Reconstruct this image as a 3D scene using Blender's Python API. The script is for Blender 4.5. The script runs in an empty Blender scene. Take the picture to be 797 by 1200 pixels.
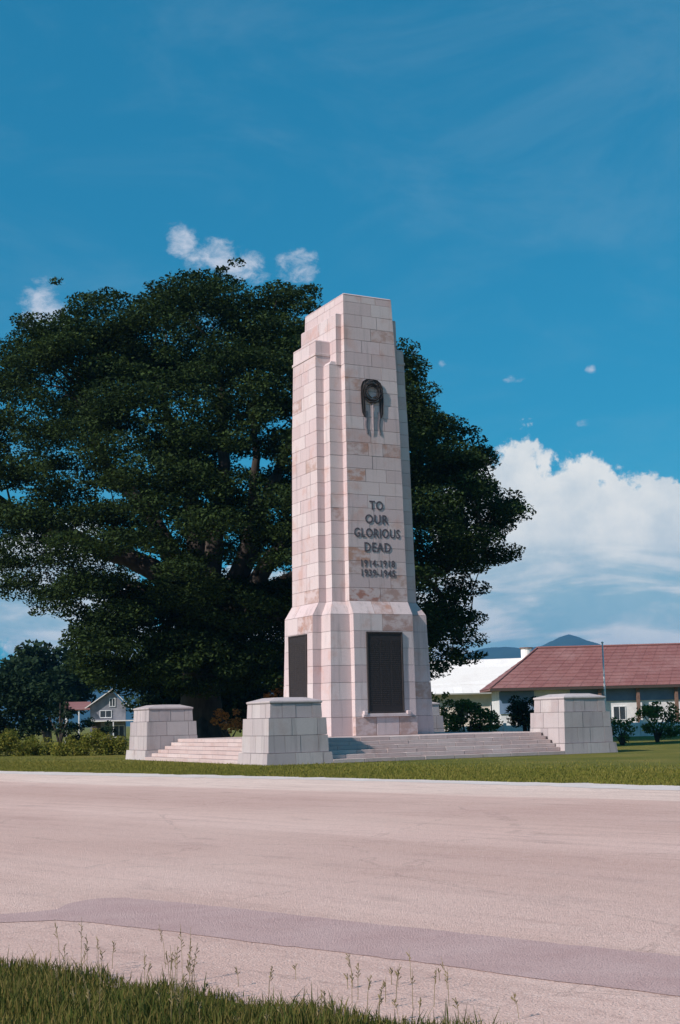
import bpy, bmesh, math, random
import numpy as np
from mathutils import Vector, Matrix
random.seed(7); RNG = np.random.default_rng(11)
sc = bpy.context.scene
COL = sc.collection

# ------------------------------------------------------------------ camera
F_PX, PITCH, ROLL, HEAD = 1586.146, 0.1416, 0.0225, 0.4802
CAM = Vector((-29.2626, -54.9529, 1.6))
CX, CY = 398.74, 618.65                      # principal point in the 797 x 1200 frame
_r = Vector((math.cos(HEAD), -math.sin(HEAD), 0)); _h = Vector((math.sin(HEAD), math.cos(HEAD), 0)); _z = Vector((0, 0, 1))
FWD = _h * math.cos(PITCH) + _z * math.sin(PITCH)
UP0 = -_h * math.sin(PITCH) + _z * math.cos(PITCH)
RT = _r * math.cos(ROLL) - UP0 * math.sin(ROLL)
UP = _r * math.sin(ROLL) + UP0 * math.cos(ROLL)
cd = bpy.data.cameras.new('camera'); cam = bpy.data.objects.new('camera', cd); COL.objects.link(cam)
cd.sensor_fit = 'VERTICAL'; cd.sensor_height = 24.0; cd.lens = F_PX / 1200 * 24
cd.shift_y = (CY - 600) / 1200; cd.shift_x = -(CX - 398.5) / 1200
cd.clip_start = 0.1; cd.clip_end = 30000
cam.matrix_world = Matrix(((RT.x, UP.x, -FWD.x, CAM.x), (RT.y, UP.y, -FWD.y, CAM.y), (RT.z, UP.z, -FWD.z, CAM.z), (0, 0, 0, 1)))
sc.camera = cam

# ------------------------------------------------------------------ light and exposure
SUN_AZ = math.radians(258.5)                  # compass bearing of the sun, clockwise from +Y
SUN_EL = math.radians(36.0)
sd = bpy.data.lights.new('sun', 'SUN'); sun = bpy.data.objects.new('sun', sd); COL.objects.link(sun)
sd.energy = 5.0; sd.angle = math.radians(0.5); sd.color = (1.0, 0.88, 0.82)
_s = Vector((math.sin(SUN_AZ) * math.cos(SUN_EL), math.cos(SUN_AZ) * math.cos(SUN_EL), math.sin(SUN_EL)))
sun.rotation_euler = _s.to_track_quat('Z', 'Y').to_euler(); sun.location = (-40, -30, 60)
sc.view_settings.view_transform = 'Standard'; sc.view_settings.look = 'None'
sc.view_settings.exposure = 0.12; sc.view_settings.gamma = 1.0; sc.view_settings.use_curve_mapping = False


def ray(x, y):
    a, b = x - CX, -(y - CY)
    return (FWD * F_PX + RT * a + UP * b).normalized()
def at_ground(x, y, z=0.0):
    d = ray(x, y); return CAM + d * ((z - CAM.z) / d.z)
def at_depth(x, y, D):
    d = ray(x, y); return CAM + d * (D / d.dot(_h))

# ------------------------------------------------------------------ node helpers
class NT:
    def __init__(s, tree): s.t = tree; s.n = tree.nodes; s.l = tree.links
    def new(s, kind, **kw):
        n = s.n.new(kind)
        for k, v in kw.items(): setattr(n, k, v)
        return n
    def set(s, sock, v):
        if isinstance(v, bpy.types.NodeSocket): s.l.new(v, sock)
        else: sock.default_value = v
    def m(s, op, a, b=None, c=None, clamp=False):
        n = s.new('ShaderNodeMath', operation=op, use_clamp=clamp)
        s.set(n.inputs[0], a)
        if b is not None: s.set(n.inputs[1], b)
        if c is not None: s.set(n.inputs[2], c)
        return n.outputs[0]
    def mix(s, f, a, b, blend='MIX'):
        n = s.new('ShaderNodeMix', data_type='RGBA', blend_type=blend)
        s.set(n.inputs[0], f)
        for sock, v in ((n.inputs[6], a), (n.inputs[7], b)):
            s.set(sock, v if isinstance(v, bpy.types.NodeSocket) else (*v, 1) if len(v) == 3 else v)
        return n.outputs[2]
    def noise(s, vec, scale, detail=4, rough=.55, dist=0.0, dim='3D'):
        n = s.new('ShaderNodeTexNoise', noise_dimensions=dim)
        if vec is not None: s.l.new(vec, n.inputs['Vector'])
        n.inputs['Scale'].default_value = scale; n.inputs['Detail'].default_value = detail
        n.inputs['Roughness'].default_value = rough; n.inputs['Distortion'].default_value = dist
        return n.outputs[0]
    def ramp(s, f, stops, interp='LINEAR'):
        n = s.new('ShaderNodeValToRGB'); s.set(n.inputs[0], f); cr = n.color_ramp; cr.interpolation = interp
        while len(cr.elements) < len(stops): cr.elements.new(.5)
        for e, (p, c) in zip(cr.elements, stops): e.position = p; e.color = (*c, 1) if len(c) == 3 else c
        return n.outputs[0]
    def sstep(s, x, lo, hi):
        n = s.new('ShaderNodeMapRange', interpolation_type='SMOOTHSTEP')
        s.set(n.inputs[0], x); n.inputs[1].default_value = lo; n.inputs[2].default_value = hi
        return n.outputs[0]
    def mapping(s, vec, scale=(1, 1, 1), rot=(0, 0, 0), loc=(0, 0, 0)):
        n = s.new('ShaderNodeMapping'); s.l.new(vec, n.inputs[0])
        n.inputs['Scale'].default_value = scale; n.inputs['Rotation'].default_value = rot; n.inputs['Location'].default_value = loc
        return n.outputs[0]

def material(name):
    m = bpy.data.materials.new(name); m.use_nodes = True
    t = NT(m.node_tree); b = m.node_tree.nodes['Principled BSDF']
    t.pos = t.new('ShaderNodeNewGeometry').outputs['Position']
    t.geo = t.n[-1]
    return m, t, b
def bump(t, b, h, strength=.3, dist=.02):
    n = t.new('ShaderNodeBump'); n.inputs['Strength'].default_value = strength; n.inputs['Distance'].default_value = dist
    t.l.new(h, n.inputs['Height']); t.l.new(n.outputs[0], b.inputs['Normal'])

# ------------------------------------------------------------------ sky
w = bpy.data.worlds.new('World'); sc.world = w; w.use_nodes = True
T = NT(w.node_tree); bg = w.node_tree.nodes['Background']
sky = T.new('ShaderNodeTexSky', sky_type='NISHITA')
sky.sun_disc = False; sky.sun_elevation = SUN_EL; sky.sun_rotation = SUN_AZ
sky.air_density = 1.0; sky.dust_density = 0.3; sky.ozone_density = 1.0; sky.altitude = 200
tc = T.new('ShaderNodeTexCoord').outputs['Generated']
sep = T.new('ShaderNodeSeparateXYZ'); T.l.new(tc, sep.inputs[0])
X, Y, Z = sep.outputs
AZ = T.m('MULTIPLY', T.m('ARCTAN2', X, Y), 57.2958)
EL = T.m('MULTIPLY', T.m('ARCSINE', Z), 57.2958)
# cumulus bank along the horizon: the top edge wanders, billows come from noise on the direction
n1 = T.noise(tc, 7.0, 2, .5); n2 = T.noise(tc, 26.0, 6, .58, .2); n3 = T.noise(tc, 70.0, 5, .6)
def blob(a, e, ra, re):
    dx = T.m('DIVIDE', T.m('SUBTRACT', AZ, a), ra); dy = T.m('DIVIDE', T.m('SUBTRACT', EL, e), re)
    return T.m('SUBTRACT', 1.0, T.m('ADD', T.m('MULTIPLY', dx, dx), T.m('MULTIPLY', dy, dy)))
heap = None
for a, e, ra, re in ((35.2, 7.4, 3.0, 4.1), (37.4, 7.3, 1.9, 3.9), (33.4, 7.6, 2.0, 3.8), (36.0, 3.5, 7.0, 4.2), (40.6, 6.0, 2.6, 4.0), (38.6, 7.4, 1.5, 2.5), (36.3, 8.4, 1.9, 2.4),
                     (10.0, 10.0, 3.0, 5.0), (15.5, 5.5, 3.5, 3.2), (28, 2.5, 12, 4.4), (47, 5.0, 6.0, 4.4), (58, 4, 8, 5), (-4, 6, 9, 6),
                     (80, 5, 12, 5), (120, 4, 22, 6), (160, 5, 16, 7), (-160, 5, 22, 6), (-110, 5, 20, 6), (-60, 5, 24, 7), (-30, 4, 14, 5)):
    bb = blob(a, e, ra, re)
    heap = bb if heap is None else T.m('MAXIMUM', heap, bb)
heap = T.m('MAXIMUM', heap, -1.5)
billow = T.m('ADD', T.m('MULTIPLY', T.m('SUBTRACT', n2, .5), 1.9), T.m('MULTIPLY', T.m('SUBTRACT', n3, .5), 0.9))
dens = T.m('ADD', heap, billow)
cum = T.sstep(dens, -0.02, 0.22)
# small wisps high up
wisp = None
for a, e, ra, re in ((22.2, 19.4, 1.6, .85), (20.9, 20.0, .9, .8), (23.5, 19.0, 1.2, .7), (25.9, 19.1, 1.0, .75), (35.15, 14.1, .55, .25), (37.95, 12.1, .4, .22), (30.9, 15.4, .3, .25), (32.1, 14.9, .25, .2), (38.4, 14.3, .3, .2),
                     (14.9, 17.2, 1.1, 1.2), (15.6, 16.6, .7, .9), (60, 22, 4, 2), (-20, 26, 8, 2), (-70, 30, 10, 3), (130, 25, 9, 3), (180, 32, 12, 3)):
    bb = blob(a, e, ra, re)
    if ra < .6: bb = T.m('SUBTRACT', bb, .35)
    wisp = bb if wisp is None else T.m('MAXIMUM', wisp, bb)
tw = T.mapping(tc, (1, 1, 1.6))
wn = T.noise(tw, 60.0, 6, .65, .3)
wd = T.m('ADD', T.m('MULTIPLY', T.m('MAXIMUM', wisp, -2.0), 1.1), T.m('MULTIPLY', T.m('SUBTRACT', wn, .5), 4.6))
wis = T.m('MULTIPLY', T.sstep(wd, -.1, 2.0), .92)
# grey-blue layers low in the bank
lay = T.noise(T.mapping(tc, (1, 1, 4.5)), 8.0, 5, .55, .4)
low = T.sstep(EL, 7.7, 5.6)
shade = T.m('MULTIPLY', T.sstep(lay, .44, .62), low)
body = T.sstep(T.noise(tc, 18.0, 6, .6), .35, .7)
SKY_TINT = (.17, .86, .94)
skyc = T.mix(1.0, sky.outputs[0], SKY_TINT, 'MULTIPLY')
skyc = T.mix(.45, skyc, (.12, 2.2, 4.4))
CW = 8.2
white = T.mix(body, (CW * 1.0, CW * 1.0, CW * .97), (CW * .70, CW * .78, CW * .83))
white = T.mix(T.m('MULTIPLY', shade, .48), white, (CW * .16, CW * .34, CW * .46))
veil = T.noise(T.mapping(tc, (1, 1, 2.2)), 5.0, 6, .62, .5)
skyc = T.mix(T.m('MULTIPLY', T.sstep(veil, .42, .78), .13), skyc, (CW * .45, CW * .62, CW * .74))
c = T.mix(wis, skyc, (CW * .68, CW * .74, CW * .86))
c = T.mix(T.m('MULTIPLY', cum, T.m('SUBTRACT', 1.0, T.m('MULTIPLY', shade, .35))), c, white)
# below the horizon the world is only bounce light; keep it like distant land
T.l.new(c, bg.inputs[0]); bg.inputs[1].default_value = 0.1

# ------------------------------------------------------------------ materials
def island(t):
    oi = t.new('ShaderNodeObjectInfo').outputs['Random']
    return t.m('FRACT', t.m('ADD', oi, t.geo.outputs['Random Per Island']))

def stone_mat(name, cols, stain=(.52, .22, .13), stain_amt=.35, dirt=.62, over=None):
    m, t, b = material(name)
    r = island(t)
    base = t.ramp(r, [(i / (len(cols) - 1), c) for i, c in enumerate(cols)])
    n = t.noise(t.pos, 1.1, 6, .6)
    if over:                                   # the tint covers only part of the stone, with a ragged edge
        base = t.mix(t.m('MULTIPLY', t.sstep(t.noise(t.mapping(t.pos, (1, 1, 1.6)), 2.3, 5, .6), .40, .62), .95), PALE_ONE, base)
    st = t.m('MULTIPLY', t.sstep(n, .52, .72), stain_amt)
    base = t.mix(st, base, stain)
    streak = t.noise(t.mapping(t.pos, (4.0, 4.0, .24)), 1.0, 6, .68)
    base = t.mix(t.m('MULTIPLY', t.sstep(streak, .5, .8), dirt), base, (.19, .175, .18))
    grain = t.noise(t.pos, 22, 5, .7)
    base = t.mix(t.m('MULTIPLY', t.m('SUBTRACT', grain, .25), .55, clamp=True), base, (.26, .23, .225))
    fine = t.noise(t.pos, 95, 2, .6)
    base = t.mix(t.m('MULTIPLY', t.sstep(fine, .55, .75), .22), base, (.62, .58, .56))
    t.l.new(base, b.inputs['Base Color']); b.inputs['Roughness'].default_value = .85
    b.inputs['Specular IOR Level'].default_value = .25
    bump(t, b, t.m('ADD', grain, t.m('MULTIPLY', n, .6)), .5, .02)
    return m
PALE_ONE = (.59, .475, .47)
PALE = [(.64, .53, .525), (.58, .465, .465), (.67, .58, .575), (.55, .43, .43), (.62, .495, .50), (.62, .54, .54)]
GREY = [(.50, .45, .45), (.45, .395, .40), (.53, .485, .48), (.41, .36, .37), (.50, .44, .44)]
M = {}
M['stone'] = stone_mat('pale_pink_stone', PALE)
M['stained'] = stone_mat('rust_stained_stone', [(.40, .155, .105), (.47, .26, .19), (.36, .13, .09)], stain=(.45, .15, .08), stain_amt=.8, over=True)
M['blush'] = stone_mat('blush_stone', [(.45, .31, .27), (.40, .25, .22), (.48, .33, .29)], stain=(.45, .2, .12), stain_amt=.7, over=True)
M['grey_stone'] = stone_mat('grey_granite', GREY, stain=(.40, .28, .25), stain_amt=.35, dirt=.75)
M['step'] = stone_mat('step_stone', [(.58, .47, .445), (.53, .41, .385), (.62, .52, .49), (.49, .37, .35)], stain=(.40, .24, .19), stain_amt=.4, dirt=.4)
m, t, b = material('dark_mortar')
t.l.new(t.ramp(t.noise(t.pos, 6, 4), [(.3, (.12, .095, .09)), (.7, (.22, .18, .17))]), b.inputs['Base Color']); b.inputs['Roughness'].default_value = .95
M['mortar'] = m

def metal(name, c1, c2, rough=.45, met=.7, scale=9):
    m, t, b = material(name)
    n = t.noise(t.pos, scale, 6, .65)
    t.l.new(t.ramp(n, [(.3, c1), (.7, c2)]), b.inputs['Base Color'])
    b.inputs['Metallic'].default_value = met; b.inputs['Roughness'].default_value = rough
    bump(t, b, n, .2, .01)
    return m
M['bronze'] = metal('dark_bronze', (.012, .010, .011), (.026, .020, .021), .75, .0)
M['bronze_hi'] = metal('worn_bronze', (.020, .016, .016), (.042, .032, .030), .7, .0)
M['letter'] = metal('lettering_bronze', (.075, .06, .075), (.12, .098, .11), .6, .2)
M['lead'] = metal('grey_lead', (.13, .115, .13), (.24, .20, .21), .6, .1)

def plain(name, c1, c2, scale=3, rough=.8, bmp=.2, stretch=(1, 1, 1), detail=5):
    m, t, b = material(name)
    n = t.noise(t.mapping(t.pos, stretch), scale, detail, .6)
    t.l.new(t.ramp(n, [(.32, c1), (.68, c2)]), b.inputs['Base Color']); b.inputs['Roughness'].default_value = rough
    if bmp: bump(t, b, n, bmp, .02)
    return m
M['white_wall'] = plain('white_plaster', (.56, .57, .58), (.74, .75, .74), 1.2)
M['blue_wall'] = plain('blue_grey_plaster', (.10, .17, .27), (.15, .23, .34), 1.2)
M['grey_plaster'] = plain('weathered_plaster', (.15, .16, .19), (.27, .27, .30), 1.5)
M['cream'] = plain('cream_plaster', (.55, .50, .42), (.68, .62, .54), 1.2)
M['dark_wood'] = plain('dark_timber', (.035, .025, .022), (.07, .05, .04), 6, stretch=(1, 1, 8))
M['post'] = plain('brown_post', (.12, .07, .05), (.20, .12, .09), 6)
M['glass'] = metal('window_glass', (.02, .03, .035), (.05, .06, .07), .12, 0)
M['white_metal'] = plain('white_painted_metal', (.62, .64, .66), (.76, .77, .78), 4, .5, .05)
M['trunk'] = plain('rain_tree_bark', (.030, .024, .020), (.075, .060, .050), 3.0, .95, .8, (1, 1, .35))

def roof_mat(name, cols, dirt, bscale=1.0):
    m, t, b = material(name)
    base = t.ramp(island(t), [(i / (len(cols) - 1), c) for i, c in enumerate(cols)])
    n = t.noise(t.pos, .35, 6, .65)
    base = t.mix(t.m('MULTIPLY', t.sstep(n, .45, .7), .45), base, dirt)
    n2 = t.noise(t.pos, 5, 5, .7)
    base = t.mix(t.m('MULTIPLY', t.sstep(n2, .45, .7), .3), base, dirt)
    t.l.new(base, b.inputs['Base Color']); b.inputs['Roughness'].default_value = .8
    bump(t, b, n2, .3, .02)
    return m
M['red_roof'] = roof_mat('red_brown_roof', [(.205, .080, .074), (.23, .096, .088), (.19, .072, .068), (.225, .10, .092)], (.33, .19, .18))
M['white_roof'] = roof_mat('white_sheet_roof', [(.78, .76, .72), (.82, .80, .77), (.74, .72, .68)], (.62, .58, .54))

def leaf_mat(name, cols, rough=.7, trans=.35, nscale=.35):
    m, t, b = material(name)
    r = t.geo.outputs['Random Per Island']
    n = t.noise(t.pos, nscale, 3, .5)
    f = t.m('ADD', t.m('MULTIPLY', r, .6), t.m('MULTIPLY', n, .4))
    col = t.ramp(f, [(i / (len(cols) - 1), c) for i, c in enumerate(cols)])
    t.l.new(col, b.inputs['Base Color']); b.inputs['Roughness'].default_value = rough
    b.inputs['Specular IOR Level'].default_value = .08
    tr = t.new('ShaderNodeBsdfTranslucent'); t.l.new(col, tr.inputs[0])
    mx = t.new('ShaderNodeMixShader'); mx.inputs[0].default_value = trans
    out = t.n['Material Output']
    t.l.new(b.outputs[0], mx.inputs[1]); t.l.new(tr.outputs[0], mx.inputs[2]); t.l.new(mx.outputs[0], out.inputs[0])
    return m
M['leaf_tree'] = leaf_mat('rain_tree_leaves', [(.008, .016, .008), (.018, .034, .012), (.036, .062, .017), (.075, .110, .026)], trans=.25, nscale=.16)
M['leaf_dark'] = leaf_mat('dark_shrub_leaves', [(.008, .020, .012), (.020, .040, .018), (.035, .06, .02)], trans=.2)
M['leaf_bush'] = leaf_mat('bush_leaves', [(.03, .07, .022), (.065, .12, .03), (.12, .17, .04), (.19, .21, .05)])
M['leaf_hedge'] = leaf_mat('yellow_green_hedge', [(.06, .10, .02), (.13, .16, .03), (.22, .22, .04), (.30, .22, .045)])
M['leaf_orange'] = leaf_mat('orange_croton_leaves', [(.10, .12, .03), (.42, .17, .05), (.75, .32, .10), (.30, .24, .05)])

# ------------------------------------------------------------------ mesh helpers
def link(o, parent=None):
    COL.objects.link(o)
    if parent: o.parent = parent
    return o
def mesh_obj(name, verts, faces, mat, parent=None, smooth=False, loc=None):
    me = bpy.data.meshes.new(name); me.from_pydata([tuple(v) for v in verts], [], faces)
    me.materials.append(mat)
    if smooth: me.polygons.foreach_set('use_smooth', [True] * len(me.polygons))
    me.update()
    o = bpy.data.objects.new(name, me)
    if loc: o.location = loc
    return link(o, parent)
def thing(name, label, cat, loc=(0, 0, 0), rz=0, group=None):
    o = bpy.data.objects.new(name, None); COL.objects.link(o)
    o.location = loc; o.rotation_euler = (0, 0, rz); o.empty_display_size = .3
    return tag(o, label, cat, group)
def tag(o, label, cat, group=None):
    o['label'] = label; o['category'] = cat
    if group: o['group'] = group
    return o
def structure(o): o['kind'] = 'structure'; return o
def stuff(o): o['kind'] = 'stuff'; return o

class Geo:
    """collects polygons of one mesh"""
    def __init__(s): s.v = []; s.f = []
    def add(s, vs, fs):
        k = len(s.v); s.v += [tuple(v) for v in vs]; s.f += [tuple(i + k for i in f) for f in fs]; return s
    def box(s, x0, x1, y0, y1, z0, z1, bev=0.0):
        if bev <= 0:
            return s.add([(x0, y0, z0), (x1, y0, z0), (x1, y1, z0), (x0, y1, z0), (x0, y0, z1), (x1, y0, z1), (x1, y1, z1), (x0, y1, z1)], BOXF)
        e = bev   # chamfered box, 24 verts
        bm = bmesh.new()
        bmesh.ops.create_cube(bm, size=1)
        for v in bm.verts:
            v.co = ((x0 + x1) / 2 + v.co.x * (x1 - x0), (y0 + y1) / 2 + v.co.y * (y1 - y0), (z0 + z1) / 2 + v.co.z * (z1 - z0))
        bmesh.ops.bevel(bm, geom=bm.edges[:], offset=e, segments=1, affect='EDGES')
        bm.verts.ensure_lookup_table()
        for i, v in enumerate(bm.verts): v.index = i
        s.add([v.co[:] for v in bm.verts], [[v.index for v in f.verts] for f in bm.faces]); bm.free(); return s
    def hexa(s, b, t): return s.add(list(b) + list(t), BOXF)
    def tube(s, pts, rad, n=8, caps=True):
        P = [Vector(p) for p in pts]; rings = []
        if not hasattr(rad, '__len__'): rad = [rad] * len(P)
        ref = Vector((.31, .17, .93)).normalized()
        for i, p in enumerate(P):
            d = (P[min(i + 1, len(P) - 1)] - P[max(i - 1, 0)]).normalized()
            a = d.cross(ref)
            if a.length < .15: a = d.cross(Vector((1, 0, 0)))
            a.normalize(); bb = d.cross(a).normalized()
            rings.append([p + (a * math.cos(2 * math.pi * k / n) + bb * math.sin(2 * math.pi * k / n)) * rad[i] for k in range(n)])
        vs = [v for r in rings for v in r]; fs = []
        for i in range(len(P) - 1):
            for k in range(n): fs.append((i * n + k, i * n + (k + 1) % n, (i + 1) * n + (k + 1) % n, (i + 1) * n + k))
        if caps: fs += [tuple(reversed(range(n))), tuple(range((len(P) - 1) * n, len(P) * n))]
        return s.add(vs, fs)
    def obj(s, name, mat, parent=None, smooth=False, loc=None): return mesh_obj(name, s.v, s.f, mat, parent, smooth, loc)
BOXF = [(0, 3, 2, 1), (4, 5, 6, 7), (0, 1, 5, 4), (1, 2, 6, 5), (2, 3, 7, 6), (3, 0, 4, 7)]

# ------------------------------------------------------------------ ground, road, hills
m, t, b = material('lawn_soil_and_grass')
n = t.noise(t.pos, .22, 6, .6); n2 = t.noise(t.pos, 3.5, 6, .7); n3 = t.noise(t.pos, 40, 3, .7)
col = t.ramp(n, [(.3, (.11, .125, .022)), (.5, (.16, .16, .034)), (.7, (.25, .205, .055))])
col = t.mix(t.m('MULTIPLY', t.sstep(n2, .5, .75), .5), col, (.19, .165, .055))
col = t.mix(t.m('MULTIPLY', t.sstep(n3, .45, .7), .5), col, (.04, .065, .014))
t.l.new(col, b.inputs['Base Color']); b.inputs['Roughness'].default_value = .95; b.inputs['Specular IOR Level'].default_value = .1
bump(t, b, t.m('ADD', n2, n3), .8, .06)
M['lawn'] = m
g = Geo(); N = 24; R = 12000
g.v = [(0, 0, 0)] + [(R * math.cos(2 * math.pi * k / 48), R * math.sin(2 * math.pi * k / 48), 0) for k in range(48)]
g.f = [(0, 1 + k, 1 + (k + 1) % 48) for k in range(48)]
structure(g.obj('ground', M['lawn']))

ROAD_DIR = math.atan2(6.7, 23.6)              # road axis against +Y
m, t, b = material('pale_road_asphalt')
rp = t.mapping(t.pos, (1, 1, 1), (0, 0, -ROAD_DIR))
rs = t.mapping(rp, (1.0, .09, 1))
s1 = t.noise(rs, .55, 6, .62, .0); s2 = t.noise(rs, 3.2, 5, .65); big = t.noise(t.pos, .16, 4, .6); fine = t.noise(t.pos, 45, 4, .75); mid = t.noise(t.pos, 6, 5, .7)
col = t.ramp(s1, [(.30, (.53, .40, .365)), (.5, (.60, .465, .43)), (.70, (.66, .53, .50))])
sepr = t.new('ShaderNodeSeparateXYZ'); t.l.new(t.pos, sepr.inputs[0])
acr = t.m('ADD', t.m('ADD', t.m('MULTIPLY', sepr.outputs[0], .962), t.m('MULTIPLY', sepr.outputs[1], .273)), t.m('MULTIPLY', t.m('SUBTRACT', s1, .5), 3.5))
lane = t.ramp(t.m('DIVIDE', t.m('ADD', acr, 38.0), 22.0, clamp=True), [(0, (.62,)*3), (.14, (.60,)*3), (.23, (.32,)*3), (.34, (.12,)*3), (.42, (.72,)*3), (.47, (.70,)*3), (.54, (.10,)*3), (.65, (.05,)*3), (.75, (.92,)*3), (1, (1, 1, 1))])
col = t.mix(t.m('SUBTRACT', .6, t.m('MULTIPLY', lane, .75), clamp=True), col, (.42, .295, .27))
col = t.mix(t.m('MULTIPLY', t.m('SUBTRACT', lane, .72, clamp=True), 2.4), col, (.74, .68, .63))
col = t.mix(t.m('MULTIPLY', t.sstep(s2, .45, .7), .45), col, (.40, .285, .265))
col = t.mix(t.m('MULTIPLY', t.sstep(big, .4, .7), .30), col, (.68, .57, .53))
grit = t.noise(t.pos, 14, 6, .8)
col = t.mix(t.m('MULTIPLY', t.sstep(grit, .50, .66), .42), col, (.30, .215, .20))
patchy = t.noise(t.mapping(rp, (1, .35, 1)), 1.4, 6, .7)
col = t.mix(t.m('MULTIPLY', t.sstep(patchy, .56, .68), .38), col, (.34, .25, .24))
vc = t.new('ShaderNodeTexVoronoi', feature='DISTANCE_TO_EDGE'); t.l.new(t.mapping(t.pos, (1, 1, 1), (0, 0, .3)), vc.inputs['Vector']); vc.inputs['Scale'].default_value = .22
wob = t.m('ADD', vc.outputs['Distance'], t.m('MULTIPLY', t.m('SUBTRACT', patchy, .5), .12))
col = t.mix(t.m('MULTIPLY', t.sstep(t.m('ABSOLUTE', wob), .006, .0), .35), col, (.24, .18, .17))
col = t.mix(t.m('MULTIPLY', t.sstep(fine, .5, .75), .5), col, (.25, .19, .18))
col = t.mix(t.m('MULTIPLY', t.sstep(mid, .52, .75), .25), col, (.68, .60, .57))
col = t.mix(1.0, col, (1.17, 1.05, .97), 'MULTIPLY')
chip = t.noise(t.pos, 70, 2, .5)
col = t.mix(t.m('MULTIPLY', t.sstep(chip, .60, .70), .45), col, (.20, .16, .14)); col = t.mix(t.m('MULTIPLY', t.sstep(chip, .40, .30), .45), col, (.80, .74, .68))
t.l.new(col, b.inputs['Base Color']); b.inputs['Roughness'].default_value = .95; b.inputs['Specular IOR Level'].default_value = .1
bump(t, b, t.m('ADD', fine, chip), .8, .012)
M['road'] = m
m, t, b = material('sandy_shoulder')
n = t.noise(t.pos, 1.3, 6, .65); fine = t.noise(t.pos, 30, 4, .7)
col = t.ramp(n, [(.3, (.58, .50, .46)), (.7, (.70, .63, .59))]); col = t.mix(t.m('MULTIPLY', t.sstep(fine, .5, .75), .3), col, (.38, .32, .28))
t.l.new(col, b.inputs['Base Color']); b.inputs['Roughness'].default_value = .95; bump(t, b, fine, .5, .012)
M['shoulder'] = m
m, t, b = material('darker_band_asphalt')
fine = t.noise(t.pos, 28, 5, .8); mid = t.noise(t.pos, 1.6, 7, .72)
col = t.ramp(mid, [(.3, (.46, .305, .285)), (.7, (.55, .39, .365))]); col = t.mix(t.m('MULTIPLY', t.sstep(fine, .5, .75), .4), col, (.17, .125, .13))
t.l.new(col, b.inputs['Base Color']); chip = t.noise(t.pos, 70, 2, .5)
col = t.mix(t.m('MULTIPLY', t.sstep(chip, .58, .68), .35), col, (.20, .14, .13)); col = t.mix(t.m('MULTIPLY', t.sstep(chip, .40, .30), .4), col, (.62, .52, .48)); t.l.new(col, b.inputs['Base Color'])
b.inputs['Roughness'].default_value = .95; b.inputs['Specular IOR Level'].default_value = .1; bump(t, b, t.m('ADD', fine, chip), .8, .012)
M['dark_band'] = m

# road outline on the ground (far edge along the lawn, near edge along the verge)
def jitter_line(pts, step=.35, amp=.05, seed=1):
    rr = random.Random(seed); out = []
    for (a, b_) in zip(pts[:-1], pts[1:]):
        a = Vector(a); b_ = Vector(b_); n_ = max(1, int((b_ - a).length / step)); nrm = Vector((-(b_ - a).y, (b_ - a).x, 0)).normalized()
        for k in range(n_):
            out.append(a + (b_ - a) * (k / n_) + nrm * rr.gauss(0, amp))
    out.append(Vector(pts[-1])); return out
FAR = [(-42, 80, 0), (-24, 21, 0), (-15.72, -6.39, 0), (-12.82, -15.67, 0), (-9.0, -30.0, 0), (-4.5, -47, 0), (8, -95, 0)]
NEAR = [(-66, 80, 0), (-45, 10, 0), (-30.3, -36.4, 0), (-26.62, -45.38, 0), (-25.97, -46.82, 0), (-22.6, -55, 0), (-9, -95, 0)]
far = jitter_line(FAR[:2], 2, .1, 3)[:-1] + jitter_line(FAR[1:6], .45, .10, 4)[:-1] + jitter_line(FAR[5:], 2, .1, 5)
NEAR = [(x - .42, y, z) for x, y, z in NEAR]
near = jitter_line(NEAR[:3], 2, .1, 6)[:-1] + jitter_line(NEAR[2:6], .15, .035, 7)[:-1] + jitter_line(NEAR[5:], 2, .1, 8)
def ngon(name, pts, z, mat):
    bm = bmesh.new(); vs = [bm.verts.new((p[0], p[1], z)) for p in pts]; f = bm.faces.new(vs)
    bmesh.ops.triangulate(bm, faces=[f]); bmesh.ops.recalc_face_normals(bm, faces=bm.faces[:])
    if sum(f.normal.z for f in bm.faces) < 0: bmesh.ops.reverse_faces(bm, faces=bm.faces[:])
    me = bpy.data.meshes.new(name); bm.to_mesh(me); bm.free(); me.materials.append(mat)
    o = bpy.data.objects.new(name, me); return link(o)
structure(ngon('road', list(far) + list(reversed(near)), .008, M['road']))
# pale gravelly shoulder beside the lawn
inner = [p + Vector((-1.35 + .35 * math.sin(i * .11) , -.25, 0)) for i, p in enumerate(far)]
structure(ngon('road_shoulder', list(far) + list(reversed(inner)), .0125, M['shoulder']))
pp = [at_ground(x, y) for x, y in ((-60, 1077), (0, 1073), (40, 1070), (65, 1067), (82, 1060), (100, 1056), (125, 1053.5), (150, 1053.5), (180, 1056), (260, 1064), (400, 1080), (560, 1097), (735, 1116), (860, 1130),
      (860, 1178), (735, 1162), (640, 1150), (560, 1139), (480, 1128), (400, 1118), (260, 1101), (190, 1092), (110, 1083), (65, 1080), (0, 1083), (-60, 1087))]
structure(ngon('darker_road_band', jitter_line([tuple(p) for p in pp] + [tuple(pp[0])], .10, .010, 9)[:-1], .012, M['dark_band']))  # long band coloured darker than the road around it

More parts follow.
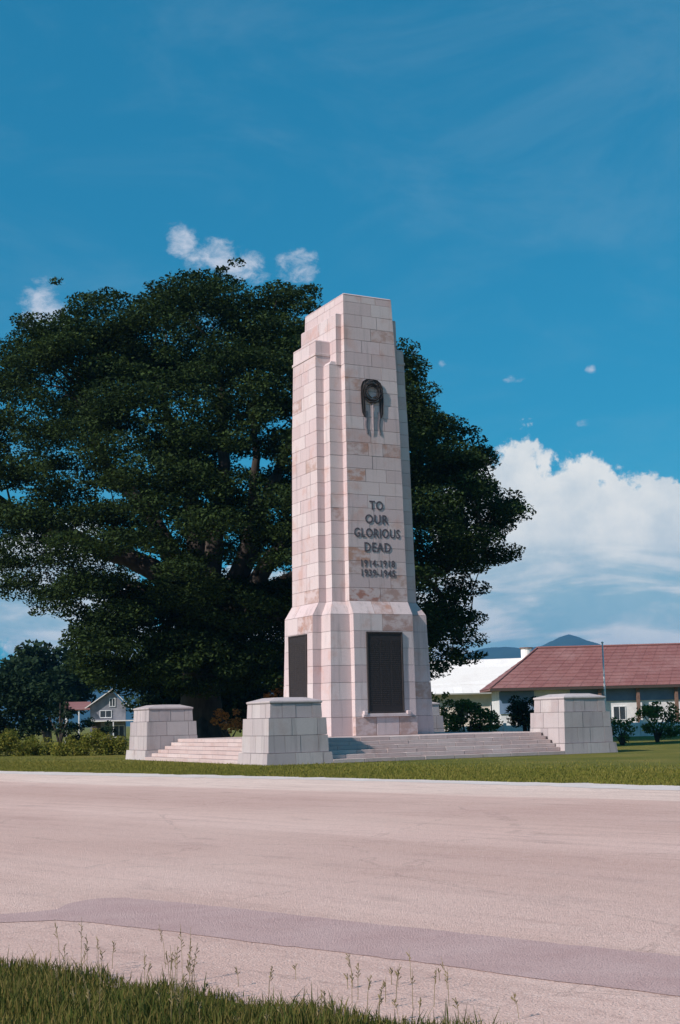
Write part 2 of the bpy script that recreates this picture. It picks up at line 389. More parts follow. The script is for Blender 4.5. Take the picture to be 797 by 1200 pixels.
# far hills
m, t, b = material('forested_hills')
n = t.noise(t.pos, .004, 6, .6)
t.l.new(t.ramp(n, [(.3, (.012, .03, .03)), (.7, (.025, .05, .04))]), b.inputs['Base Color']); b.inputs['Roughness'].default_value = 1
M['hills'] = m
def hills():
    prof = [(-60, 80), (-20, 190), (0, 150), (12, 240), (20, 170), (28, 130), (32.5, 235), (34.0, 262), (35.2, 268), (35.8, 262), (36.3, 280), (36.9, 296), (37.5, 282), (38.5, 260), (40, 240), (43, 150), (55, 230), (75, 160), (100, 120)]
    vs = []; fs = []; A = np.linspace(-60, 100, 420); K = 14; r0, r1 = 4200, 6200
    rr = np.random.default_rng(5); ph = rr.uniform(0, 6.28, 12); amp = 1 / np.arange(3, 15)
    for i, a in enumerate(A):
        h = np.interp(a, [p[0] for p in prof], [p[1] for p in prof]) + 1.6 * sum(amp[k] * math.sin(a * (0.8 + k * .9) + ph[k]) for k in range(12))
        for j in range(K):
            u = j / (K - 1); r = r0 + (r1 - r0) * u
            z = .99 * max(0, h) * math.sin(math.pi * u) ** 1.0 * (1 + .05 * math.sin(a * 1.7 + j * 1.3) * math.sin(math.pi * u)) - (2 if j in (0, K - 1) else 0)
            ar = math.radians(a); vs.append((CAM.x + r * math.sin(ar), CAM.y + r * math.cos(ar), z))
    for i in range(len(A) - 1):
        for j in range(K - 1): fs.append((i * K + j, i * K + j + 1, (i + 1) * K + j + 1, (i + 1) * K + j))
    structure(mesh_obj('hills', vs, fs, M['hills'], smooth=True))
hills()

# ------------------------------------------------------------------ stepped platform
PZ = .94; UO = 8.23; PE = 6.30; NS = 6; RISE = PZ / NS; S = 2.79
RUN = (UO - PE) / NS
plat = thing('stepped_platform', 'square stone platform with broad flights of steps under the tall memorial tower', 'platform')
g = Geo()
for k in range(NS):                                                           # solid core under the treads, held back from every face
    e = UO - k * RUN - .06
    g.box(-e, e, -e, e, k * RISE - (.3 if k == 0 else 0), (k + 1) * RISE - .03 - .0)
g.obj('platform_core', M['mortar'], plat)
SL = (UO - S)                                                                  # half length of a flight between pedestals
def bevel_box_mesh(name, lx, ly, lz, mat, e=.012):
    g = Geo().box(-lx / 2, lx / 2, -ly / 2, ly / 2, -lz / 2, lz / 2, e)
    me = bpy.data.meshes.new(name); me.from_pydata(g.v, [], g.f); me.materials.append(mat); return me
NB = 8; sl = 2 * SL / NB
step_mesh = bevel_box_mesh('step_stone', sl - .012, RUN + .16, RISE - .004, M['step'])
rs_ = random.Random(3)
for side in range(4):
    a = side * math.pi / 2
    for k in range(NS):
        off = (k % 2) * sl / 2
        for i in range(NB + (1 if k % 2 else 0)):
            xc = -SL + sl / 2 + i * sl - off; me = step_mesh; x0 = xc - sl / 2; x1 = xc + sl / 2
            if x0 < -SL - .01: x0 = -SL
            if x1 > SL + .01: x1 = SL
            L = x1 - x0; xc = (x0 + x1) / 2
            yc = -(UO - k * RUN) + (RUN + .16) / 2 + rs_.uniform(-.006, .006); zc = (k + .5) * RISE + rs_.uniform(-.003, .003)
            o = bpy.data.objects.new('step_stone', me); link(o, plat)
            o.location = (xc * math.cos(a) - yc * math.sin(a), xc * math.sin(a) + yc * math.cos(a), zc); o.rotation_euler = (0, 0, a)
            if abs(L - sl) > .02: o.scale = (L / sl, 1, 1)
g = Geo(); q = PE - .12; nP = 10; st = 2 * q / nP
for i in range(nP):
    for j in range(nP):
        x0 = -q + i * st; y0 = -q + j * st
        g.box(x0 + .01, x0 + st - .01, y0 + .01, y0 + st - .01, PZ - .1, PZ - .004 + rs_.uniform(-.003, .002), .008)
stuff(g.obj('paving', M['step'], plat))

# ------------------------------------------------------------------ corner pedestals
def pedestal(cx, cy, label):
    o = thing('stone_pedestal', label, 'pedestal', (cx, cy, 0), 0, 'stone pedestals at the corners of the steps'); return o
def build_pedestal(root, seed):
    rr = random.Random(seed); H = S / 2
    tiers = [(0, .45, H, 'plinth_stone', 2, .04), (.45, 1.10, H - .13, 'stone', 3, .02), (1.10, 1.76, H - .16, 'stone', 2, .02), (1.76, 2.30, H - .30, 'stone', 3, .02)]
    core = Geo()
    for (z0, z1, h, nm, n_, bt) in tiers:
        hb = h; ht = h - bt
        core.hexa([(-hb + .05, -hb + .05, z0), (hb - .05, -hb + .05, z0), (hb - .05, hb - .05, z0), (-hb + .05, hb - .05, z0)],
                  [(-ht + .05, -ht + .05, z1 - .006), (ht - .05, -ht + .05, z1 - .006), (ht - .05, ht - .05, z1 - .006), (-ht + .05, ht - .05, z1 - .006)])
        D = .42
        for side in range(4):
            a = side * math.pi / 2; ca, sa = math.cos(a), math.sin(a)
            # pinwheel bond: each side runs from one corner to the start of the next side
            x0, x1 = -hb, hb - D
            cuts = [x0 + (x1 - x0) * (i / n_) + (rr.uniform(-.12, .12) if 0 < i < n_ else 0) for i in range(n_ + 1)]
            for i in range(n_):
                a0, a1 = cuts[i] + (.007 if i else 0), cuts[i + 1] - .007
                pr = rr.uniform(-.006, .008); k = ht / hb
                e0, e1 = z0 + .008, z1 - .008
                P = lambda x, y, z: (x * ca - y * sa, x * sa + y * ca, z)
                b4 = [P(a0, -hb - pr, e0), P(a1, -hb - pr, e0), P(a1, -hb + D - .01, e0), P(a0, -hb + D - .01, e0)]
                t4 = [P(a0 * k if i == 0 else a0, -ht - pr, e1), P(a1, -ht - pr, e1), P(a1, -hb + D - .01, e1), P(a0 * k if i == 0 else a0, -hb + D - .01, e1)]
                Geo().hexa(b4, t4).obj(nm, M['grey_stone'], root)
    core.obj('core', M['mortar'], root)
    h = H - .29; h2 = .62; zt = 2.30
    g = Geo()
    ring = lambda hh, z: [(-hh, -hh, z), (hh, -hh, z), (hh, hh, z), (-hh, hh, z)]
    g.v = ring(h - .02, zt + .004) + ring(h + .01, zt + .05) + ring(h, zt + .10) + ring(h2, 2.54) + [(0, 0, 2.56)]
    for k in range(3):
        for i in range(4): g.f.append((k * 4 + i, k * 4 + (i + 1) % 4, k * 4 + 4 + (i + 1) % 4, k * 4 + 4 + i))
    g.f.append((3, 2, 1, 0)); g.f += [(12 + i, 12 + (i + 1) % 4, 16) for i in range(4)]
    g.obj('cap_stone', M['grey_stone'], root)
c_ = UO - S / 2
PED = [(-c_, -c_, 'broad stone pedestal nearest the viewer, in front of the left foot of the tower'),
       (c_, -c_, 'stone pedestal at the right end of the front steps, before the red-roofed building'),
       (-c_, c_, 'smallest stone pedestal, standing at the far left of the steps under the big tree'),
       (c_, c_, 'stone pedestal mostly hidden behind the lower right edge of the tower')]
p0 = pedestal(PED[0][0], PED[0][1], PED[0][2]); build_pedestal(p0, 5)
kids = list(p0.children)
for (x, y, lab) in PED[1:]:
    r = p0.copy(); COL.objects.link(r); r.location = (x, y, 0); r['label'] = lab
    for ch in kids: c2 = ch.copy(); COL.objects.link(c2); c2.parent = r

# ------------------------------------------------------------------ memorial tower
tower = thing('memorial_tower', 'tall tapering pale stone war memorial tower with bronze wreath and inscription', 'memorial')
#        z      au    av    du    dv    cu    cv
PR = [(.94,  1.53, 2.74, 2.58, 2.46, 2.95, 1.47),
      (5.9,  1.49, 2.72, 2.43, 2.35, 2.87, 1.45),
      (6.24, 1.49, 2.71, 2.42, 2.34, 2.86, 1.45),
      (6.84, 1.48, 2.34, 2.14, 1.96, 2.50, 1.38),
      (14.7, 1.385, 2.23, 2.03, 1.88, 2.40, 1.29),
      (17.64, 1.345, 2.14, 1.94, 1.79, 2.34, 1.20),
      (17.641, 1.345, 2.14, 1.60, 1.83, 2.34, 1.20),
      (20.97, 1.25, 1.99, 1.56, 1.80, 2.24, 1.15)]
def prof(z): return [float(np.interp(z, [p[0] for p in PR], [p[i] for p in PR])) for i in range(1, 7)]
LV = [.94, 1.76] + [1.76 + .747 * i for i in range(1, 7)] + [6.84 + .6 * i for i in range(0, 24)] + [20.97]
LV = sorted(set(round(z, 3) for z in LV))
A_TOP, D_TOP, C_TOP = 20.97, 20.04, 18.84
EPS = .0015
small = Geo(); rt = random.Random(21)
STAIN = {(7.14, 0): 'stained', (7.14, 1): 'blush', (6.5, 1): 'blush', (8.34, 0): 'blush', (8.9, 0): 'stained', (12.6, 0): 'stained', (13.8, 0): 'blush', (13.8, 2): 'blush', (16.7, 0): 'blush', (19.2, 2): 'blush', (7.8, 2): 'blush', (5.6, 1): 'blush', (1.3, 1): 'blush', (1.3, 0): 'blush', (1.3, 2): 'blush'}
STAINL = {(5.6, 1): 'blush', (15.9, 0): 'blush', (13.2, 1): 'blush', (7.1, 1): 'blush'}
def stone_facet(P0b, P1b, P0t, P1t, n, zb, zt, cuts, c0, c1, visible, mats, slope_out=None):
    """stones of one course on one facet; P*b/P*t plan points below/above, n outward normal (plan)"""
    T_ = .24
    e = (P1b - P0b).normalized()
    gz = .013; n_ = len(cuts) - 1
    for i in range(n_):
        f0, f1 = cuts[i], cuts[i + 1]
        L = (P1b - P0b).length
        g0 = 0 if i == 0 else .009 / L; g1 = 0 if i == n_ - 1 else .009 / L
        a0, a1 = f0 + g0, f1 - g1
        fb = (zt - zb - gz) / (zt - zb)
        lo0, lo1 = P0b.lerp(P1b, a0), P0b.lerp(P1b, a1)
        hi0, hi1 = P0t.lerp(P1t, a0), P0t.lerp(P1t, a1)
        hi0 = lo0.lerp(hi0, fb); hi1 = lo1.lerp(hi1, fb)
        m0 = T_ if (i == 0 and c0) else .0; m1 = T_ if (i == n_ - 1 and c1) else .0
        pr = n * rt.uniform(0, .010)
        if L < .6: m0 = min(m0, L * .4); m1 = min(m1, L * .4)
        B = [lo0 + pr, lo1 + pr, lo1 - n * T_ - e * m1, lo0 - n * T_ + e * m0]
        U_ = [hi0 + pr, hi1 + pr, hi1 - n * T_ - e * m1, hi0 - n * T_ + e * m0]
        B = [(p.x, p.y, zb + EPS) for p in B]; U_ = [(p.x, p.y, zt - gz) for p in U_]
        if visible:
            Geo().hexa(B, U_).obj('stone', M[mats[i]], tower)
        else: small.hexa(B, U_)
V2 = lambda x, y: Vector((x, y, 0))
def rot(p, k):
    for _ in range(k): p = V2(-p.y, p.x)
    return p
count = 0
for ci in range(len(LV) - 1):
    zb, zt = LV[ci], LV[ci + 1]
    pb, pt = prof(zb + .002), prof(zt - .002)
    hasD = zb < D_TOP - .01; hasC = zb < C_TOP - .01
    for k in range(4):                                   # 0 front, 1 right (+x), 2 back, 3 left (-x)
        def half(p):                                     # facets of the side in its own frame: list of (x0, x1, y)
            au, av, du, dv, cu, cv = p
            if k in (0, 2):
                L = [(-au, au, -av)]
                if hasD: L += [(-du, -au, -dv), (au, du, -dv)]
                if hasC: L += [(-cu, -du, -cv), (du, cu, -cv)]
            else:                                        # looking along x: bays are C, then D, then A
                if hasC: L = [(-cv, cv, -cu), (-dv, -cv, -du), (cv, dv, -du), (-av, -dv, -au), (dv, av, -au)]
                elif hasD: L = [(-dv, dv, -du), (-av, -dv, -au), (dv, av, -au)]
                else: L = [(-av, av, -au)]
            return L
        HB, HT = half(pb), half(pt)
        for fi, ((x0, x1, y), (X0, X1, Y_)) in enumerate(zip(HB, HT)):
            w_ = x1 - x0
            if w_ > 1.8:
                cuts = [0, .36 + rt.uniform(-.04, .04), .70 + rt.uniform(-.04, .04), 1] if ci % 2 else [0, .52 + rt.uniform(-.08, .08), 1]
                if w_ > 3: cuts = [0, .27, .52, .78, 1] if ci % 2 else [0, .35, .66, 1]
            else: cuts = [0, 1]
            vis = (k in (0, 3)) and w_ > 1.0 or (k == 0 and fi == 1 and w_ > .5 and ci < 24)
            mats = ['stone'] * (len(cuts) - 1)
            if fi == 0 and k in (0, 3):
                for (zs, j), mm in (STAIN if k == 0 else STAINL).items():
                    if zb <= zs < zt: mats[min(j, len(mats) - 1)] = mm
            if not any(v != 'stone' for v in mats) and k == 0 and rt.random() < .05: mats[rt.randrange(len(mats))] = 'blush'
            n = rot(V2(0, -1), {0: 0, 1: 1, 2: 2, 3: 3}[k])
            r_ = lambda p: rot(p, k)
            conv = fi == 0
            # convex ends: main bay both ends; left return strips convex at their outer (left) end, and mirror
            if conv: c0 = c1 = True
            else: c0 = (x0 < 0); c1 = (x1 > 0)
            stone_facet(r_(V2(x0, y)), r_(V2(x1, y)), r_(V2(X0, Y_)), r_(V2(X1, Y_)), n, zb, zt, cuts, c0, c1, vis, mats)
            count += vis * (len(cuts) - 1)
small.obj('minor_stonework', M['stone'], tower)['kind'] = 'stuff'
# dark core behind the joints
core = Geo()
def core_mass(ui, vi, z0, z1):
    zs = [z0] + [p[0] for p in PR if z0 < p[0] < z1] + [z1]; ins = .045
    for a_, b_ in zip(zs[:-1], zs[1:]):
        if b_ - a_ < .01: continue
        q0, q1 = prof(a_ + .002), prof(b_ - .002)
        f = lambda q, z: [(-q[ui] + ins, -q[vi] + ins, z), (q[ui] - ins, -q[vi] + ins, z), (q[ui] - ins, q[vi] - ins, z), (-q[ui] + ins, q[vi] - ins, z)]
        core.hexa(f(q0, a_), f(q1, b_))
core_mass(0, 1, .95, 20.93); core_mass(2, 3, .953, 20.02); core_mass(4, 5, .956, 18.82)
core.obj('core', M['mortar'], tower)
# coping stones
def slab(name, hx, hy, z0, z1, taper=.0, mat='stone', hole=None):
    g = Geo(); g.hexa([(-hx, -hy, z0), (hx, -hy, z0), (hx, hy, z0), (-hx, hy, z0)], [(-hx + taper, -hy + taper, z1), (hx - taper, -hy + taper, z1), (hx - taper, hy - taper, z1), (-hx + taper, hy - taper, z1)])
    return g.obj(name, M[mat], tower)
slab('cap_stone', 1.262, 2.002, 20.972, 21.03, .05)
slab('coping_stone', 1.575, 1.825, 20.03, 20.075, .03)
for sx in (-1, 1):
    g = Geo(); q = prof(18.84)
    x0, x1 = sorted((sx * (q[2] - .1), sx * (q[4] + .012)))
    g.hexa([(x0, -q[5] - .012, 18.835), (x1, -q[5] - .012, 18.835), (x1, q[5] + .012, 18.835), (x0, q[5] + .012, 18.835)],
           [(x0, -q[5] + .03, 18.90), (x1 - (.04 if sx > 0 else -.0), -q[5] + .03, 18.90), (x1 - (.04 if sx > 0 else 0), q[5] - .03, 18.90), (x0, q[5] - .03, 18.90)])
    g.obj('coping_stone', M['stone'], tower)
    # slightly proud band under the coping of each side bay
    q = prof(18.24); x1 = sx * (q[4] + .045); x0 = sx * (q[2] + .02)
    a_, b_ = sorted((x0, x1))
    Geo().box(a_, b_, -q[5] - .045, q[5] + .045, 18.16, 18.28, .01).obj('string_course', M['stone'], tower)
    for sy in (-1, 1):
        q = prof(17.6)
        xs = sorted((sx * 1.50, sx * (q[2] + .008))); ys = sorted((sy * 1.16, sy * (q[3] + .008)))
        g = Geo(); ox = sx * (q[2] + .008); oy = sy * (q[3] + .008)
        g.hexa([(xs[0], ys[0], 17.638), (xs[1], ys[0], 17.638), (xs[1], ys[1], 17.638), (xs[0], ys[1], 17.638)],
               [(xs[0] + (.12 if sx < 0 else 0), ys[0] + (.03 if sy < 0 else 0), 17.80), (xs[1] - (.12 if sx > 0 else 0), ys[0] + (.03 if sy < 0 else 0), 17.80),
                (xs[1] - (.12 if sx > 0 else 0), ys[1] - (.03 if sy > 0 else 0), 17.80), (xs[0] + (.12 if sx < 0 else 0), ys[1] - (.03 if sy > 0 else 0), 17.80)])
        g.obj('coping_stone', M['stone'], tower)

# front and side name panels of dark bronze, each with frame and lines of raised names
def batter_at(idx, z): return prof(z)[idx]
def panel(side):
    """side 0 = front (-y), 3 = left (-x), plus their opposites"""
    idx = 1 if side % 2 == 0 else 4
    z0, z1, hw = 1.98, 5.38, .84
    y = -(batter_at(idx, 3.7) + .02)
    R_ = Matrix.Rotation(side * math.pi / 2, 4, 'Z')
    def mk(g, name, mat, par=tower):
        g.v = [tuple(R_ @ Vector(v)) for v in g.v]; return g.obj(name, M[mat], par)
    pl = mk(Geo().box(-hw, hw, y - .015, y + .1, z0, z1), 'name_panel', 'bronze')
    g = Geo(); fw = .07
    g.box(-hw - fw, hw + fw, y - .05, y + .1, z1, z1 + fw, .01); g.box(-hw - fw, hw + fw, y - .05, y + .1, z0 - fw, z0, .01)
    g.box(-hw - fw, -hw, y - .048, y + .1, z0, z1, .01); g.box(hw, hw + fw, y - .048, y + .1, z0, z1, .01)
    mk(g, 'frame', 'bronze_hi', pl)
    # short raised bars stand where the rows of cast names run; too far off to read
    g = Geo(); rr = random.Random(side + 4)
    for c in range(3):
        xc = -.54 + c * .54
        for r in range(34):
            z = z1 - .32 - r * .085
            if z < z0 + .12: break
            x = xc - .23
            while x < xc + .2:
                L = rr.uniform(.05, .12); x2 = min(x + L, xc + .23)
                g.box(x, x2, y - .024, y - .010, z, z + .038); x = x2 + .022
    stuff(mk(g, 'name_rows', 'bronze_hi', pl))
    # sill and its two corbels
    q = prof(1.76)[idx]
    mk(Geo().box(-1.20, 1.20, -(q + .13), -(q - .12), 1.74, 1.88, .015), 'sill', 'stone')
    for sx in (-1, 1): mk(Geo().box(sx * 1.08 - .09, sx * 1.08 + .09, -(q + .16), -(q - .1), 1.82, 2.0, .02), 'corbel', 'stone')
for s_ in range(4): panel(s_)
# base course of the front and back bays, slightly proud
for sy in (-1, 1):
    q = prof(1.3); ys = sorted((sy * (q[1] + .05), sy * (q[1] - .18)))
    for i, (a_, b_, mm) in enumerate(((-1.56, -.52, 'blush'), (-.505, .62, 'stone'), (.635, 1.56, 'blush'))):
        Geo().box(a_, b_, ys[0], ys[1], .943, 1.735, .015).obj('base_stone', M[mm if sy < 0 else 'stone'], tower)

# wreath with hanging drapes and a long staff below it
wz = 16.42
yw = -(prof(wz)[1] + .03)
wre = Geo(); R0 = .38; nseg = 34
rw = random.Random(9)
pts = [(R0 * math.cos(2 * math.pi * k / 36), yw - .005, wz + R0 * math.sin(2 * math.pi * k / 36)) for k in range(37)]
wre.tube(pts, .06, 8, False)
for k in range(nseg * 3):                                          # overlapping laurel leaves round the ring
    a = 2 * math.pi * (k // 3) / nseg; off = (-.10, 0, .10)[k % 3] + rw.uniform(-.015, .015)
    c0 = Vector(((R0 + off) * math.cos(a), yw - .045 - rw.uniform(0, .02), wz + (R0 + off) * math.sin(a)))
    tdir = Vector((-math.sin(a), 0, math.cos(a))) * (1 if math.cos(a) >= 0 else -1)
    tdir = (tdir + Vector((math.cos(a), 0, math.sin(a))) * off * 4).normalized(); nd = Vector((tdir.z, 0, -tdir.x))
    wre.add([c0 - tdir * .03, c0 + tdir * .06 + nd * .035, c0 + tdir * .15 + Vector((0, -.03, 0)), c0 + tdir * .06 - nd * .035, c0 + tdir * .05 + Vector((0, -.03, 0))],
            [(0, 1, 4), (1, 2, 4), (2, 3, 4), (3, 0, 4)])
wo = wre.obj('wreath', M['bronze'], tower, smooth=False)
for sx in (-1, 1):                                                  # drapery hood: over the top and down both sides
    g = Geo(); rows = []
    path = [(sx * .02, 17.02), (sx * .20, 17.00), (sx * .36, 16.88), (sx * .455, 16.66), (sx * .475, 16.3), (sx * .47, 15.9), (sx * .455, 15.45), (sx * .43, 15.25)]
    for i, (x, z) in enumerate(path):
        wd_ = (.06, .09, .10, .10, .10, .10, .085, .03)[i]
        yy = -(prof(z)[1] + .025)
        rows.append([(x - wd_ * sx * c, yy - .04 * (1 if k % 2 == 0 else .2), z - (.0 if i > 2 else abs(c) * .0)) for k, c in enumerate((-1, -.5, 0, .5, 1))])
    vs = [p for r in rows for p in r] + [(p[0], p[1] + .09, p[2]) for r in rows for p in r]; n_ = len(rows) * 5
    fs = []
    for i in range(len(rows) - 1):
        for j in range(4):
            a = i * 5 + j; fs += [(a, a + 1, a + 6, a + 5)]
        for j in (0, 4): a = i * 5 + j; fs += [(a, a + 5, a + 5 + n_, a + n_)]
    for j in range(4): fs += [(j, j + 1, j + 1 + n_, j + n_), ((len(rows) - 1) * 5 + j, (len(rows) - 1) * 5 + j + 1, (len(rows) - 1) * 5 + j + 1 + n_, (len(rows) - 1) * 5 + j + n_)]
    g.add(vs, fs); g.obj('drape', M['bronze'], tower)
g = Geo()                                                           # inverted sword hanging from the ring
yb = -(prof(15.2)[1] + .02)
g.add([(-.055, yb - .01, 15.98), (0, yb - .07, 15.98), (.055, yb - .01, 15.98), (-.05, yb + .02, 14.5), (0, yb - .045, 14.5), (.05, yb + .02, 14.5), (0, yb + .03, 14.12)],
      [(0, 1, 4, 3), (1, 2, 5, 4), (3, 4, 6), (4, 5, 6), (2, 1, 0)])
sw = g.obj('sword_blade', M['lead'], tower)
Geo().box(-.19, .19, yb - .08, yb + .03, 15.90, 15.98, .015).obj('sword_guard', M['bronze'], sw)
for sx in (-1, 1):                                                  # weathered ribbons either side of the blade
    g = Geo(); x = sx * .33
    zs = np.linspace(15.5, 14.45, 8); yy = [-(prof(z)[1] + .012) for z in zs]
    vs = []; 
    for i, z in enumerate(zs):
        dx = .03 * math.sin(i * 1.1); w_ = .07 - .003 * i
        vs += [(x - w_ + dx, yy[i] + .04, z), (x - w_ + dx, yy[i] - .02, z), (x + dx, yy[i] - .035, z), (x + w_ + dx, yy[i] - .02, z), (x + w_ + dx, yy[i] + .04, z)]
    fs = [(i * 5 + j, i * 5 + j + 1, i * 5 + j + 6, i * 5 + j + 5) for i in range(7) for j in range(4)] + [(0, 1, 2, 3, 4), (39, 38, 37, 36, 35)]
    g.add(vs, fs).obj('ribbon', M['lead'], tower)

# inscription, one object per letter
def letters(text, zc, h, width):
    cu_ = bpy.data.curves.new('t', 'FONT'); cu_.body = text; cu_.align_x = 'LEFT'; cu_.size = 1; cu_.space_character = 1.12
    cu_.extrude = .04; cu_.offset = .012; cu_.resolution_u = 3
    o = bpy.data.objects.new('t', cu_); COL.objects.link(o)
    bpy.context.view_layer.update()
    dg = bpy.context.evaluated_depsgraph_get(); me = bpy.data.meshes.new_from_object(o.evaluated_get(dg))
    bpy.data.objects.remove(o)
    bm = bmesh.new(); bm.from_mesh(me)
    xs = [v.co.x for v in bm.verts]; ysv = [v.co.y for v in bm.verts]; x0, x1, y0, y1 = min(xs), max(xs), min(ysv), max(ysv)
    sx, sz = width / (x1 - x0), h / (y1 - y0)
    # split into islands, merge islands overlapping in x into one letter
    seen = set(); isl = []
    for v in bm.verts:
        if v in seen: continue
        stack = [v]; comp = []; seen.add(v)
        while stack:
            a = stack.pop(); comp.append(a)
            for e in a.link_edges:
                o2 = e.other_vert(a)
                if o2 not in seen: seen.add(o2); stack.append(o2)
        isl.append(comp)
    for comp in isl:
        idx = {v: i for i, v in enumerate(comp)}; fcs = {f for v in comp for f in v.link_faces}
        bl = -(batter_at(1, zc)); vs = []
        for v in comp:
            z = zc + (v.co.y - (y0 + y1) / 2) * sz
            vs.append(((v.co.x - (x0 + x1) / 2) * sx + .02, -(batter_at(1, z)) - .012 - (v.co.z + .04) * .16, z))
        mesh_obj('letter', vs, [[idx[v] for v in f.verts] for f in fcs], M['letter'], tower)
    bm.free(); bpy.data.meshes.remove(me)
letters('TO', 11.17, .42, .70); letters('OUR', 10.54, .42, 1.18); letters('GLORIOUS', 9.91, .42, 2.34)
letters('DEAD', 9.27, .42, 1.34); letters('1914-1918', 8.53, .32, 1.72); letters('1939-1945', 8.10, .32, 1.72)

# ------------------------------------------------------------------ vegetation
def leaf_mesh(name, C, size, mat, parent=None, up=.35, rng=RNG, aspect=.55, loc=(0,0,0)):
    n = len(C); C = np.asarray(C, float)
    nr = rng.normal(size=(n, 3)); nr[:, 2] = np.abs(nr[:, 2]) + up; nr /= np.linalg.norm(nr, axis=1)[:, None]
    a = np.cross(nr, rng.normal(size=(n, 3))); a /= np.linalg.norm(a, axis=1)[:, None]; b_ = np.cross(nr, a)
    s = size * rng.uniform(.6, 1.4, (n, 1))
    V = np.empty((n, 4, 3)); V[:, 0] = C - a * s; V[:, 1] = C - b_ * s * aspect; V[:, 2] = C + a * s; V[:, 3] = C + b_ * s * aspect
    V = V.reshape(-1, 3)
    me = bpy.data.meshes.new(name); me.vertices.add(4 * n); me.vertices.foreach_set('co', V.ravel())
    me.loops.add(4 * n); me.loops.foreach_set('vertex_index', np.arange(4 * n, dtype=np.int32))
    me.polygons.add(n); me.polygons.foreach_set('loop_start', np.arange(0, 4 * n, 4, dtype=np.int32)); me.polygons.foreach_set('loop_total', np.full(n, 4, np.int32))
    me.materials.append(mat); me.update(calc_edges=True)
    o = bpy.data.objects.new(name, me); o.location = loc; return link(o, parent)
def pad_points(centers, radii, dens, leaf, rng=RNG, shell=.55):
    out = []
    for c, r in zip(centers, radii):
        n = max(6, int(dens * r[0] * r[1] / leaf ** 2))
        d = rng.normal(size=(n, 3)); d /= np.linalg.norm(d, axis=1)[:, None]
        d *= (rng.uniform(shell ** 3, 1, (n, 1))) ** (1 / 3)
        out.append(np.asarray(c) + d * np.asarray(r))
    return np.concatenate(out)

